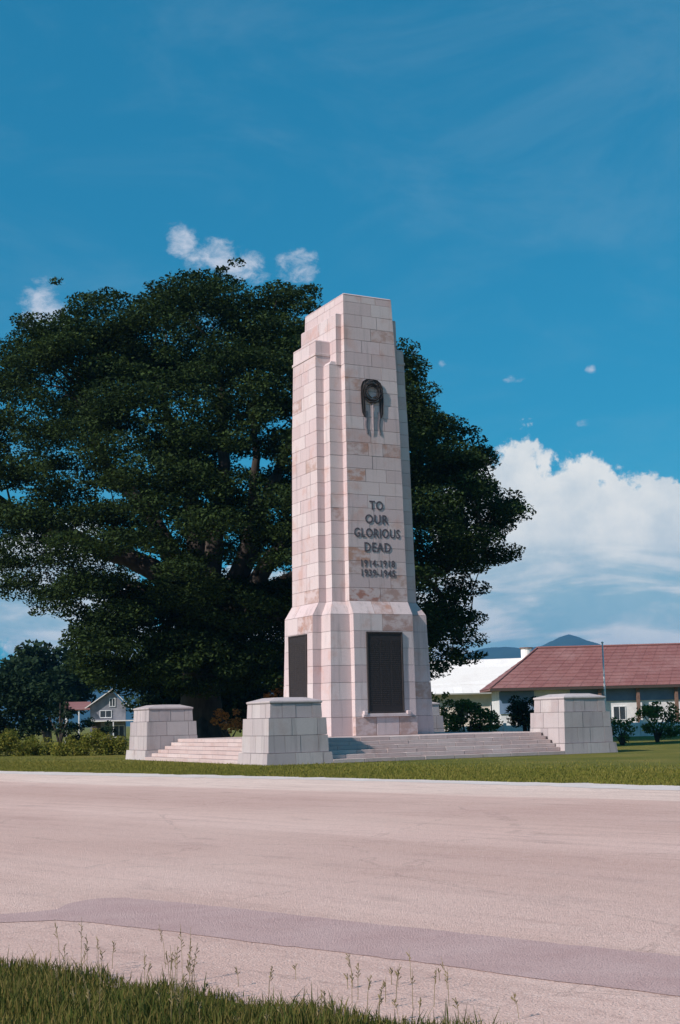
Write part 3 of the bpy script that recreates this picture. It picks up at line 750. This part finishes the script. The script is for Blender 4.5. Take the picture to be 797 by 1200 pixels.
def inside(poly, x, y):
    c = False; j = len(poly) - 1
    for i in range(len(poly)):
        xi, yi = poly[i]; xj, yj = poly[j]
        if (yi > y) != (yj > y) and x < (xj - xi) * (y - yi) / (yj - yi) + xi: c = not c
        j = i
    return c
H3 = np.array(_h); R3 = np.array(_r)
def big_tree():
    D = 82.0
    base = at_depth(236, 870, D); base.z = 0
    root = thing('rain_tree', 'huge dark spreading rain tree towering behind the memorial and both its sides', 'tree', base)
    B = np.array(base)
    def sh(x, y):                                         # silhouette point -> lateral offset from trunk, height
        p = at_depth(x, y, D) - base; return p.dot(_r), p.z
    outline = [(-45, 690), (-60, 560), (-50, 470), (-10, 410), (40, 372), (66, 362), (95, 345), (120, 330), (150, 330), (168, 345), (205, 327), (232, 316), (262, 318), (285, 332), (312, 326), (350, 334), (385, 350), (400, 372),
               (440, 385), (470, 412), (490, 425), (496, 455), (505, 485), (530, 497), (560, 505), (575, 520), (582, 545), (596, 575), (612, 600), (590, 612), (597, 632), (583, 655), (566, 648), (577, 680), (582, 712), (572, 728), (560, 740), (572, 768), (556, 778), (536, 770), (520, 790),
               (505, 800), (470, 770), (420, 720), (350, 700), (325, 770), (290, 790), (240, 770), (190, 760), (160, 790), (120, 800), (85, 795), (66, 760), (72, 700), (66, 690), (50, 700), (20, 715), (-20, 720)]
    poly = [sh(*p) for p in outline]
    xs = [p[0] for p in poly]; ys = [p[1] for p in poly]
    s0, s1 = min(xs), max(xs); sm = (s0 + s1) / 2; R_ = (s1 - s0) / 2
    hb, ht = min(ys), max(ys)
    C = []; Rd = []; rng = np.random.default_rng(4)
    tries = 0
    while len(C) < 760 and tries < 60000:
        tries += 1
        s = rng.uniform(s0, s1); h = rng.uniform(hb, ht)
        r = rng.uniform(.8, 2.1); rz = r * rng.uniform(.34, .55)
        if not (inside(poly, s, h) and inside(poly, s - r * .75, h - .1) and inside(poly, s + r * .75, h) and inside(poly, s, h + rz * .9)): continue
        dep = 13.5 * math.sqrt(max(.06, 1 - ((s - sm) / R_) ** 2)) * math.sqrt(max(.08, 1 - (max(0, h - 12) / (ht - 11)) ** 2))
        if h < 10: dep *= .75
        tt = rng.uniform(-1, 1)
        if abs(tt) < .5 and h < ht - 7 and rng.random() < .85: continue
        if abs(s - poly[0][0]) < 0: continue
        q_ = (D + min(0, tt * dep)) / D; C.append(B + R3 * s * q_ + H3 * (tt * dep) + np.array([0, 0, 1.6 + (h - 1.6) * q_ - .05])); Rd.append((r, r, rz))
    # thin edge sprays along the outline, only where they touch a leafy pad
    flat = [(float(np.dot(c - B, R3)), float(c[2]), r_[2] + .35 * r_[0]) for c, r_ in zip(C, Rd)]
    for i in range(len(poly)):
        a = np.array(poly[i]); b_ = np.array(poly[(i + 1) % len(poly)]); L = np.linalg.norm(b_ - a)
        for k in range(max(1, int(L / .55))):
            q = a + (b_ - a) * rng.uniform(); cen = np.array([sm, 14.0]); q = q + (cen - q) / np.linalg.norm(cen - q) * rng.uniform(.1, .9)
            r = rng.uniform(.35, .8)
            if not inside(poly, *q): continue
            near_ = min(math.hypot((c_[0] - q[0]) / 1.0, c_[1] - q[1]) - c_[2] for c_ in flat)
            if near_ > -.1: continue
            C.append(B + R3 * q[0] + H3 * rng.normal() * 2.5 + np.array([0, 0, q[1]])); Rd.append((r, r, r * .42))
    low = [sh(*p) for p in ((95, 690), (335, 690), (335, 800), (250, 815), (120, 810))]
    right = [sh(*p) for p in ((478, 425), (500, 490), (560, 510), (600, 600), (575, 690), (560, 770), (500, 790), (470, 600))]
    rtop = [sh(*p) for p in ((466, 425), (486, 430), (494, 470), (520, 505), (500, 540), (470, 520))]
    for poly_, cnt, t0, t1 in ((low, 130, -8.5, -2.5), (low, 50, -2.5, 6), (right, 110, -5, 5), (rtop, 26, -4, 4)):
        xs_ = [p[0] for p in poly_]; ys_ = [p[1] for p in poly_]; k = 0
        while k < cnt:
            s, h = rng.uniform(min(xs_), max(xs_)), rng.uniform(min(ys_), max(ys_))
            if not inside(poly_, s, h): continue
            k += 1; r = rng.uniform(.7, 1.5)
            C.append(B + R3 * s + H3 * rng.uniform(t0, t1) + np.array([0, 0, h])); Rd.append((r, r, r * .45))
    P = pad_points(C, Rd, 2.9, .105, rng, .25) - B
    print('crown leaves', len(P))
    leaf_mesh('crown', P, .105, M['leaf_tree'], root, .5, rng)
    # limbs
    g = Geo()
    def L(pxs, r0, r1, dd):
        pts = []
        for i, (x, y) in enumerate(pxs):
            s, h = sh(x, y); f = i / (len(pxs) - 1); pts.append(Vector((0, 0, 0)) + _r * s + _h * (dd * f * f) + _z * h)
        # smooth
        out = []
        for i in range(len(pts) - 1):
            p0 = pts[max(i - 1, 0)]; p1 = pts[i]; p2 = pts[i + 1]; p3 = pts[min(i + 2, len(pts) - 1)]
            for t_ in (0, .25, .5, .75):
                out.append(.5 * ((2 * p1) + (p2 - p0) * t_ + (2 * p0 - 5 * p1 + 4 * p2 - p3) * t_ ** 2 + (3 * p1 - p0 - 3 * p2 + p3) * t_ ** 3))
        out.append(pts[-1]); n = len(out)
        rad = [r0 + (r1 - r0) * (i / (n - 1)) ** .8 for i in range(n)]
        out = [p + Vector((random.gauss(0, .06), random.gauss(0, .06), random.gauss(0, .04))) if 0 < i < n - 1 else p for i, p in enumerate(out)]
        g.tube(out, rad, 10); return list(zip(out, rad))
    limbs = []
    g.tube([(0, 0, -.2), (0, 0, .5), (.05, 0, 1.6), (.0, .05, 3.2), (.02, 0, 5.4), (0, 0, 7.2)], [2.2, 1.7, 1.35, 1.2, 1.15, 1.2], 16)
    for kk in range(6):
        a = kk * 1.05 + .2; g.tube([(2.9 * math.cos(a), 2.9 * math.sin(a), -.1), (1.7 * math.cos(a), 1.7 * math.sin(a), .35), (.8 * math.cos(a), .8 * math.sin(a), 1.9)], [.2, .42, .5], 8)
    limbs += L([(236, 745), (205, 690), (170, 662), (120, 645), (70, 622), (20, 600), (-30, 560)], .95, .18, -2)
    limbs += L([(232, 750), (200, 650), (165, 590), (125, 545), (95, 480), (80, 420)], .8, .10, 3)
    limbs += L([(238, 740), (228, 640), (222, 560), (195, 480), (175, 430)], .75, .10, 1)
    limbs += L([(240, 740), (250, 630), (262, 540), (255, 460), (250, 410)], .8, .10, 3)
    limbs += L([(242, 742), (285, 660), (305, 590), (335, 510), (350, 440)], .85, .10, 6)
    limbs += L([(244, 745), (300, 680), (350, 610), (420, 520), (455, 470)], .8, .10, 1)
    limbs += L([(246, 750), (320, 690), (420, 640), (500, 570), (560, 540)], .75, .09, 3)
    limbs += L([(246, 752), (330, 720), (440, 690), (520, 670), (570, 640)], .6, .08, -2)
    limbs += L([(420, 660), (500, 680), (530, 720), (545, 755)], .28, .06, 2)
    limbs += L([(236, 745), (190, 700), (150, 690), (118, 700)], .5, .07, -5)
    limbs += L([(238, 745), (240, 650), (215, 560), (210, 480)], .6, .10, 10)
    limbs += L([(240, 745), (290, 640), (300, 540), (300, 470)], .6, .10, -3)
    g.obj('trunk', M['trunk'], root, smooth=True)
    used = {}
    bg_ = Geo(); LP = np.array([list(p) for p, r in limbs]); rng2 = random.Random(2)
    for i, c in enumerate(C):
        if i % 2: continue
        q = np.array(c) - B; d = LP - q; d[:, 2] *= .8; dist = np.linalg.norm(d + np.array([0, 0, 1.5]), axis=1); j = int(dist.argmin())
        if dist[j] > 5.0 or used.get(j, 0) >= 5: continue
        used[j] = used.get(j, 0) + 1
        p0 = Vector(LP[j]); p2 = Vector(q); p1 = (p0 + p2) / 2 + Vector((rng2.gauss(0, .3), rng2.gauss(0, .3), .1 * (p2 - p0).length))
        bg_.tube([p0, p1, p2], [min(limbs[j][1] * .5, .09), .05, .025], 5)
    stuff(bg_.obj('branches', M['trunk'], root, smooth=True))
big_tree()

def bush(name, label, cat, x, y, D, w_, h_, n, leaf, mat, seed, depth=None, group=None, stems=3, z0=.0, pad=.35):
    base = at_depth(x, y, D); base.z = 0
    rng = np.random.default_rng(seed); root = thing(name, label, cat, base, 0, group)
    C = []; Rd = []
    depth = depth or w_
    k = 0
    while len(C) < n:
        d = rng.normal(size=3); d /= np.linalg.norm(d); rr = rng.uniform(.25, 1) ** .6
        p = d * rr * np.array([w_ / 2, depth / 2, (h_ - z0) / 2]); r = pad * rng.uniform(.6, 1.3) * min(w_, h_) * .45
        p *= .86
        q = R3 * p[0] + H3 * p[1] + np.array([0, 0, z0 + (h_ - z0) / 2 + p[2]])
        C.append(q); Rd.append((r, r, r * .7))
    P = pad_points(C, Rd, 4.5, leaf, rng, .3); P[:, 2] = np.maximum(P[:, 2], .03)
    leaf_mesh('foliage', P, leaf, M[mat], root, .3, rng)
    g = Geo(); rs2 = random.Random(seed)
    for i in range(stems):
        a = rs2.uniform(0, 6.28); e = C[rs2.randrange(len(C))]
        b0 = Vector((.12 * math.cos(a) * w_ * .2, .12 * math.sin(a) * w_ * .2, -.05))
        mid = Vector((e[0] * .35, e[1] * .35, max(z0 * .8, e[2] * .55)))
        g.tube([b0, mid, Vector(e)], [.02 * h_ + .02, .014 * h_ + .015, .01], 6)
    g.obj('stems', M['trunk'], root, smooth=True)
    return root
# dark undergrowth and small trees below and behind the rain tree
G1 = 'dark leafy trees massed behind the rain tree trunk'
bush('shade_tree', 'dark bushy tree left of the rain tree trunk, behind the little white house', 'tree', 55, 862, 150, 15, 11, 60, .30, 'leaf_dark', 31, 8, G1, 4, 2.0)
bush('shade_tree', 'dark bushy tree between the white house and the far left pedestal', 'tree', 190, 862, 96, 5.0, 8.0, 50, .16, 'leaf_dark', 32, 6, G1, 4, .4)
bush('shade_tree', 'dark rounded tree directly behind the rain tree trunk', 'tree', 225, 862, 98, 8, 9.5, 60, .17, 'leaf_dark', 33, 6, G1, 4, .2)
bush('shade_tree', 'dark tree between the rain tree trunk and the tower foot', 'tree', 300, 862, 97, 8, 8.0, 60, .17, 'leaf_dark', 34, 6, G1, 4, .2)
bush('shade_tree', 'dark tree hidden mostly behind the lower tower shaft', 'tree', 375, 862, 100, 8, 8.5, 50, .18, 'leaf_dark', 35, 6, G1, 4, .3)
bush('shade_tree', 'low dark leafy tree at the far left edge behind the yellow hedge', 'tree', 10, 864, 110, 9, 6.5, 50, .18, 'leaf_dark', 36, 6, G1, 4, .2)
bush('croton_bush', 'small orange-leaved shrub between the left and middle pedestals', 'shrub', 268, 862, 78, 1.9, 2.6, 16, .09, 'leaf_orange', 41, 1.6, None, 5, .9)
bush('croton_bush', 'tall orange-red shrub just left of the tower beside the side name panel', 'shrub', 331, 862, 80, 2.2, 4.4, 18, .09, 'leaf_orange', 42, 1.6, None, 6, 1.8)
bush('green_bush', 'wide leafy green bush just right of the tower, under the white roof', 'bush', 548, 862, 84, 4.6, 2.9, 46, .10, 'leaf_bush', 43, 3, None, 6, .2)
bush('green_bush', 'loose yellow-green bush touching the right edge of the tower', 'bush', 513, 862, 80, 1.9, 4.0, 18, .10, 'leaf_bush', 44, 2, None, 5, .5)
bush('garden_tree', 'small dark many-stemmed tree left of the right pedestal, before the building wall', 'tree', 617, 862, 86, 3.0, 3.1, 26, .10, 'leaf_dark', 45, 2.2, None, 6, .9)
bush('garden_bush', 'low green bush beside the right pedestal at the right edge', 'bush', 730, 880, 72, 2.2, 1.7, 20, .08, 'leaf_bush', 46, 1.8, None, 5, .05)
bush('garden_bush', 'rounded green bush beyond the right pedestal, past the white pole', 'bush', 772, 878, 78, 3.4, 2.4, 28, .09, 'leaf_bush', 47, 2.4, None, 5, .05)

bush('garden_shrub', 'dark green shrub in front of the little gabled house', 'shrub', 98, 862, 112, 6.5, 2.6, 34, .11, 'leaf_dark', 48, 2.5, None, 6, .05)
bush('garden_shrub', 'slender dark young tree hiding the left end of the little house', 'tree', 70, 862, 108, 2.6, 4.6, 22, .11, 'leaf_dark', 49, 2.0, None, 4, .6)
# clipped yellow-green hedge at the left
def hedge(x0, x1, yb_, D, h, label, seed):
    a = at_depth(x0, yb_, D); b_ = at_depth(x1, yb_, D); a.z = b_.z = 0; mid = (a + b_) / 2; L = (b_ - a).length
    root = thing('hedge', label, 'hedge', mid); rng = np.random.default_rng(seed); C = []; Rd = []
    for i in range(int(L * 24)):
        s = rng.uniform(-L / 2, L / 2); t_ = rng.uniform(-.8, .8); z = rng.uniform(.1, h - .1) * (.78 + .2 * math.sin(s * 1.7 + 1) + .14 * math.sin(s * 4.3))
        C.append(R3 * s + H3 * t_ + np.array([0, 0, z])); r = rng.uniform(.22, .42); Rd.append((r, r, r))
    P = pad_points(C, Rd, 3.6, .06, rng, .3); P[:, 2] = np.maximum(P[:, 2], .02)
    leaf_mesh('foliage', P, .06, M['leaf_hedge'], root, .3, rng)
    g = Geo(); rs2 = random.Random(seed)
    for i in range(int(L * 1.5)):
        s = rs2.uniform(-L / 2, L / 2); p = _r * s; g.tube([p + _z * -.05, p + _z * h * .5 + _r * rs2.uniform(-.2, .2), p + _z * h * .85 + _r * rs2.uniform(-.3, .3)], [.03, .02, .01], 5)
    g.obj('stems', M['trunk'], root)
hedge(66, 146, 886, 77, 1.25, 'low yellow-green hedge at the left edge, beside the far left pedestal', 51)
hedge(-60, 60, 886, 80, 1.35, 'dull green hedge running out of view beyond the left edge', 52)

# ------------------------------------------------------------------ buildings on the right
def frame_at(x, y, D):
    b = at_depth(x, y, D); b.z = 0; return b
VIEWROT = -HEAD                                    # local x = view right, local y = away
def tiles(root, quad, rows, cols, mat, limit, name='roof_tile', th=.022, lap=.05):
    """rows of sheets on a sloping quad (bl, br, tr, tl); first `limit` sheets are parts"""
    bl, br, tr, tl = [Vector(p) for p in quad]; n = (br - bl).cross(tl - bl).normalized()
    if n.z < 0: n = -n
    rest = Geo(); made = 0
    for r in range(rows):
        f0, f1 = r / rows, (r + 1) / rows
        a0, b0 = bl.lerp(tl, f0), br.lerp(tr, f0); a1, b1 = bl.lerp(tl, f1), br.lerp(tr, f1)
        up = (a1 - a0).normalized()
        for c in range(cols):
            g0, g1 = (c + .012) / cols, (c + .988) / cols
            p = [a0.lerp(b0, g0) - up * lap, a0.lerp(b0, g1) - up * lap, a1.lerp(b1, g1), a1.lerp(b1, g0)]
            lo = [p[0] + n * .025, p[1] + n * .025, p[2] + n * .005, p[3] + n * .005]; hi = [p[0] + n * (.025 + th), p[1] + n * (.025 + th), p[2] + n * (.005 + th * .5), p[3] + n * (.005 + th * .5)]
            if made < limit: Geo().hexa(lo, hi).obj(name, mat, root); made += 1
            else: rest.hexa(lo, hi)
    if rest.v: stuff(rest.obj('rear_tiles', mat, root))
    return made

def window(root, x, z, w_, h_, y, wallname=None):
    fr = Geo(); f = .06
    fr.box(x - w_ / 2, x + w_ / 2, y - .05, y + .05, z + h_ / 2 - f, z + h_ / 2); fr.box(x - w_ / 2, x + w_ / 2, y - .05, y + .05, z - h_ / 2, z - h_ / 2 + f)
    fr.box(x - w_ / 2, x - w_ / 2 + f, y - .047, y + .05, z - h_ / 2 + f, z + h_ / 2 - f); fr.box(x + w_ / 2 - f, x + w_ / 2, y - .047, y + .05, z - h_ / 2 + f, z + h_ / 2 - f)
    fr.box(x - .025, x + .025, y - .044, y + .05, z - h_ / 2 + f, z + h_ / 2 - f)
    wo_ = fr.obj('window', M['white_metal'], root)
    for s in (-1, 1): Geo().box(*sorted((x + s * .025, x + s * (w_ / 2 - f))), y - .01, y + .01, z - h_ / 2 + f, z + h_ / 2 - f).obj('pane', M['glass'], wo_)

D1 = 128.0
o1 = frame_at(577, 862, D1)
bh = thing('red_roofed_building', 'long low building with faded red-brown hipped roof behind the right pedestal', 'building', o1, VIEWROT)
k1 = D1 / F_PX
LEN = 30.0; DEP = 10.4; EV = 4.3; RH = 8.2
# walls set back under deep eaves; local x runs right
wl = Geo()
wl.box(1.0, LEN, 1.1, 1.3, 0, EV - .1); wl.box(1.0, 1.2, 1.3, DEP - 2, 0, EV - .1); wl.box(1.0, LEN, DEP - 2, DEP - 1.8, 0, EV - .1)
wl.obj('wall', M['white_wall'], bh)
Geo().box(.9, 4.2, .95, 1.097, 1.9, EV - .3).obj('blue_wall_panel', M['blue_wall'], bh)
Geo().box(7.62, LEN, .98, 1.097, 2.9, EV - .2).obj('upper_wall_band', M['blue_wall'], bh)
for i, x in enumerate((3.0, 5.6)): window(bh, x, 1.2, 1.1, 1.1, 1.08)
for i in range(6): window(bh, 9.0 + i * 3.2, 1.75, 1.2, 1.3, 1.08)
hx = 5.3
eave = [(0, 0, EV), (LEN, 0, EV), (LEN, DEP, EV), (0, DEP, EV)]; rl, rr_ = (hx, DEP / 2, RH), (LEN, DEP / 2, RH + .1)
g = Geo(); zt = .0
g.v = eave + [rl, rr_] + [(x, y, z - .18) for x, y, z in eave] ; g.f = [(0, 1, 5, 4), (2, 3, 4, 5), (3, 0, 4), (1, 2, 5), (0, 6, 7, 1), (1, 7, 8, 2), (2, 8, 9, 3), (3, 9, 6, 0), (9, 8, 7, 6)]
rf = g.obj('roof', M['red_roof'], bh)
tiles(rf, (eave[0], eave[1], rr_, rl), 12, 25, M['red_roof'], 300, 'roof_sheet')
lf = Geo()
tiles(rf, (eave[3], eave[0], rl, rl), 9, 3, M['red_roof'], 0, 'roof_sheet')
Geo().tube([(0, 0, EV + .06), (rl[0], rl[1], rl[2] + .08), (rr_[0], rr_[1], rr_[2] + .08)], .11, 8).obj('ridge_cap', M['red_roof'], rf)
Geo().box(-.05, LEN, -.06, -.003, EV - .26, EV - .02).obj('fascia', M['dark_wood'], bh)
for i in range(5): 
    x = 10.3 + i * 3.6
    Geo().box(x - .15, x + .15, .3, .6, 0, EV - .19, .01).obj('veranda_post', M['post'], bh)
D2 = 150.0
o2 = frame_at(500, 862, D2)
wb = thing('white_roofed_building', 'low building with bright white sheet roof, between the tower and the red roof', 'building', o2, VIEWROT)
zE, zR = 4.3, 8.35
wl = Geo(); wl.box(-6, 14.5, 1.2, 1.4, 0, zE - .1); wl.box(14.3, 14.5, 1.4, 12, 0, zE - .1); wl.box(-6, 14.5, 12, 12.2, 0, zE - .1); wl.obj('wall', M['cream'], wb)
g = Geo(); g.hexa([(-7, 0, zE - .1), (15.3, 0, zE - .1), (15.3, 6.6, zR - .1), (-7, 6.6, zR - .4)], [(-7, 0, zE), (15.3, 0, zE), (15.3, 6.6, zR), (-7, 6.6, zR - .3)])
g.hexa([(-7, 6.6, zR - .4), (15.3, 6.6, zR - .1), (15.3, 13.2, zE - .1), (-7, 13.2, zE - .1)], [(-7, 6.6, zR - .3), (15.3, 6.6, zR), (15.3, 13.2, zE), (-7, 13.2, zE)])
rf2 = g.obj('roof', M['white_roof'], wb)
tiles(rf2, ((-7, 0, zE), (15.3, 0, zE), (15.3, 6.6, zR), (-7, 6.6, zR - .3)), 4, 22, M['white_roof'], 120, 'roof_sheet')
for i in range(5): window(wb, -3 + i * 3.6, 2.4, 1.2, 1.4, 1.17)
vt = Geo().tube([(12.1, 6.0, zR - .8), (12.1, 6.0, zR + 1.0)], .62, 14).obj('roof_vent', M['white_roof'], wb)
Geo().tube([(12.1, 6.0, zR + 1.0), (12.1, 6.0, zR + 1.12)], .78, 14).obj('vent_cap', M['post'], vt)

# white boundary wall of separate panels in front of the buildings
bwall = thing('boundary_wall', 'low white boundary wall seen between the bushes and the building', 'wall', frame_at(560, 862, 100), VIEWROT)
for i in range(-1, 12):
    Geo().box(i * 2.0 + .12, i * 2.0 + 1.88, -.06, .06, 0, 1.0, .01).obj('panel', M['white_wall'], bwall)
    Geo().box(i * 2.0 - .11, i * 2.0 + .11, -.11, .11, 0, 1.18, .015).obj('post', M['white_wall'], bwall)

# slim white pole in front of the red roof
pl_ = thing('white_pole', 'slim white pole rising against the red roof, right of the right pedestal', 'pole', frame_at(712, 876, 84))
zt = (at_depth(710, 754, 84)).z
Geo().tube([(0, 0, 0), (0, 0, zt * .5), (0, 0, zt)], [.07, .06, .045], 10).obj('shaft', M['white_metal'], pl_, True)
Geo().tube([(0, 0, 0), (0, 0, .25)], [.16, .12], 10).obj('base', M['white_metal'], pl_)
Geo().tube([(0, 0, zt), (0, 0, zt + .06), (0, 0, zt + .12)], [.05, .09, .02], 10).obj('finial', M['white_metal'], pl_)

# ------------------------------------------------------------------ small house at the left
D3 = 125.0
o3 = frame_at(120, 862, D3)
ho = thing('small_house', 'little white gabled house with a red lean-to roof under the tree at left', 'house', o3, VIEWROT + .15)
wl = Geo(); wl.box(-1.1, 2.1, 0, .15, 0, 3.4); wl.box(-1.1, -.95, .15, 4, 0, 3.4); wl.box(1.95, 2.1, .15, 4, 0, 3.4); wl.box(-1.1, 2.1, 3.85, 4, 0, 3.4)
wl.add([(-1.1, 0, 3.4), (2.1, 0, 3.4), (.9, 0, 4.75), (-1.1, .15, 3.4), (2.1, .15, 3.4), (.9, .15, 4.75)], [(0, 1, 2), (5, 4, 3), (1, 4, 5, 2), (2, 5, 3, 0)])
wl.obj('wall', M['grey_plaster'], ho)
g = Geo()
for a_, b_ in (((-1.7, 3.2), (.9, 5.0)), ((.9, 5.0), (2.7, 3.1))):
    g.hexa([(a_[0], -.4, a_[1] - .1), (b_[0], -.4, b_[1] - .1), (b_[0], 4.4, b_[1] - .1), (a_[0], 4.4, a_[1] - .1)], [(a_[0], -.4, a_[1]), (b_[0], -.4, b_[1]), (b_[0], 4.4, b_[1]), (a_[0], 4.4, a_[1])])
g.obj('roof', M['white_roof'], ho)
Geo().hexa([(-3.4, -.6, 3.1), (-1.105, -.6, 3.1), (-1.105, 2, 3.75), (-3.4, 2, 3.75)], [(-3.4, -.6, 3.2), (-1.105, -.6, 3.2), (-1.105, 2, 3.9), (-3.4, 2, 3.9)]).obj('lean_to_roof', M['red_roof'], ho)
for x, y in ((-3.3, -.5), (-3.3, 1.8), (-2.1, -.5)): Geo().box(x - .06, x + .06, y, y + .12, 0, 3.09).obj('post', M['white_metal'], ho)
Geo().box(-1.1, 3.3, -1.0, -.002, 2.02, 2.12).obj('porch_roof', M['white_roof'], ho)
for x in (1.0, 3.1): Geo().box(x - .05, x + .05, -.95, -.85, 0, 2.0).obj('post', M['white_metal'], ho)
window(ho, .9, 3.75, .55, .8, -.02); window(ho, .3, 2.7, 1.1, .7, -.02); window(ho, 1.5, 1.1, 1.0, 1.1, -.02)
Geo().box(-.9, -.15, -.03, .0, 0, 1.95).obj('door', M['dark_wood'], ho)

# ------------------------------------------------------------------ grass
def blade_mesh(name, P, hgt, wid, mat, rng, lean=.35, segs=2):
    n = len(P); a = rng.uniform(0, 6.28, n); dx = np.stack([np.cos(a), np.sin(a), np.zeros(n)], 1)
    b_ = rng.uniform(0, 6.28, n); le = np.stack([np.cos(b_), np.sin(b_), np.zeros(n)], 1) * (rng.uniform(.1, 1, (n, 1)) * lean)
    h = hgt[:, None] if hasattr(hgt, 'shape') else hgt
    Z = np.array([0, 0, 1.0])
    w_ = wid * rng.uniform(.7, 1.3, (n, 1))
    V = np.empty((n, 5, 3)); V[:, 0] = P - dx * w_; V[:, 1] = P + dx * w_
    mid = P + (Z * .6 + le * .35) * h; V[:, 2] = mid + dx * w_ * .8; V[:, 3] = mid - dx * w_ * .8; V[:, 4] = P + (Z + le) * h
    me = bpy.data.meshes.new(name); me.vertices.add(5 * n); me.vertices.foreach_set('co', V.reshape(-1))
    base = np.arange(n)[:, None] * 5
    li = (base + np.array([[0, 1, 2, 3, 3, 2, 4]])).astype(np.int32).ravel()
    me.loops.add(7 * n); me.loops.foreach_set('vertex_index', li)
    st_ = (np.arange(n)[:, None] * 7 + np.array([[0, 4]])).astype(np.int32).ravel(); tot = np.tile([4, 3], n).astype(np.int32)
    me.polygons.add(2 * n); me.polygons.foreach_set('loop_start', st_); me.polygons.foreach_set('loop_total', tot)
    me.materials.append(mat); me.update(calc_edges=True); o = bpy.data.objects.new(name, me); return link(o)
M['blade'] = leaf_mat('grass_blades', [(.030, .06, .014), (.075, .10, .022), (.16, .14, .04), (.34, .23, .10)], .6, .3)
M['blade_lawn'] = leaf_mat('lawn_blades', [(.10, .125, .022), (.15, .16, .03), (.22, .20, .045), (.31, .24, .07)], .6, .3)
M['stalk'] = leaf_mat('dry_seed_stalks', [(.16, .13, .06), (.26, .21, .11), (.34, .27, .15)], .7, .2)
rg = np.random.default_rng(77)
# near verge: camera side of the near road edge
nx = np.array([[p.x, p.y] for p in near]); o_ = np.argsort(nx[:, 1])
n = 150000
yy = rg.uniform(-53.5, -36, n); edge = np.interp(yy, nx[o_, 1], nx[o_, 0])
off = rg.exponential(1.6, n) - .06 + rg.normal(0, .05, n)
xx = edge - off
P = np.stack([xx, yy, np.full(n, .0)], 1)
keep = np.linalg.norm(P[:, :2] - np.array([CAM.x, CAM.y]), axis=1) > 3.2
rel = (P - np.array(CAM)); fwd_ = rel @ H3; lat = rel @ R3
keep &= (fwd_ > 4) & (np.abs(lat) < fwd_ * .36) & (off > -.25)
P = P[keep]; hh = rg.uniform(.03, .10, len(P)) * np.where(rg.random(len(P)) < .06, 1.7, 1) * (1 + .5 * np.sin(P[:, 0] * 5) * np.sin(P[:, 1] * 4))
stuff(blade_mesh('verge_grass', P, hh, .0035, M['blade'], rg, .6))
# tall seed stalks standing up from the verge
g = Geo(); rs3 = random.Random(14)
for i in range(70):
    x = rs3.choice([rs3.uniform(60, 260), rs3.uniform(60, 640), rs3.gauss(400, 80)]); y = rs3.uniform(1150, 1215) if x > 200 else rs3.uniform(1135, 1200)
    b0 = at_ground(x, y); ln = rs3.uniform(.08, .22) if x > 230 else rs3.uniform(.12, .36)
    d = Vector((rs3.gauss(0, .10), rs3.gauss(0, .10), 1)); tip = b0 + d * ln; mid = b0 + Vector((d.x * .3, d.y * .3, .55)) * ln
    g.tube([b0, mid, tip], [.0022, .0018, .0012], 4)
    for k in range(rs3.randint(4, 9)):
        f = .6 + .4 * k / 9; q = b0 + d * ln * f; e = q + Vector((rs3.uniform(-.018, .018), rs3.uniform(-.018, .018), .018)); g.tube([q, e], [.0015, .0035], 3)
stuff(g.obj('seed_stalks', M['stalk']))
# lawn between road and memorial, and along the far edge
fx = np.array([[p.x, p.y] for p in far]); o_ = np.argsort(fx[:, 1])
n = 170000
yy = rg.uniform(-34, 24, n); edge = np.interp(yy, fx[o_, 1], fx[o_, 0])
xx = edge + np.abs(rg.normal(0, 1, n)) * 4.0 - .05 + rg.normal(0, .04, n)
inb = (np.abs(xx) < UO + .02) & (np.abs(yy) < UO + .02)
P = np.stack([xx, yy, np.zeros(n)], 1)[~inb]
hh = rg.uniform(.03, .08, len(P)) * np.where(rg.random(len(P)) < .03, 1.8, 1)
stuff(blade_mesh('lawn_grass', P, hh, .011, M['blade_lawn'], rg, .7))

# ------------------------------------------------------------------ air
hz = Geo().box(-9000, 9000, -9000, 9000, -1.5, 420).obj('haze', bpy.data.materials.new('air'))
stuff(hz)
hm = hz.data.materials[0]; hm.use_nodes = True; hm.node_tree.nodes.clear()
vo = hm.node_tree.nodes.new('ShaderNodeVolumePrincipled'); mo = hm.node_tree.nodes.new('ShaderNodeOutputMaterial')
vo.inputs['Color'].default_value = (.12, .50, .95, 1); vo.inputs['Density'].default_value = 1.05e-4; vo.inputs['Anisotropy'].default_value = .1
hm.node_tree.links.new(vo.outputs[0], mo.inputs['Volume'])
print('front stones', count, 'objects', len(bpy.data.objects))
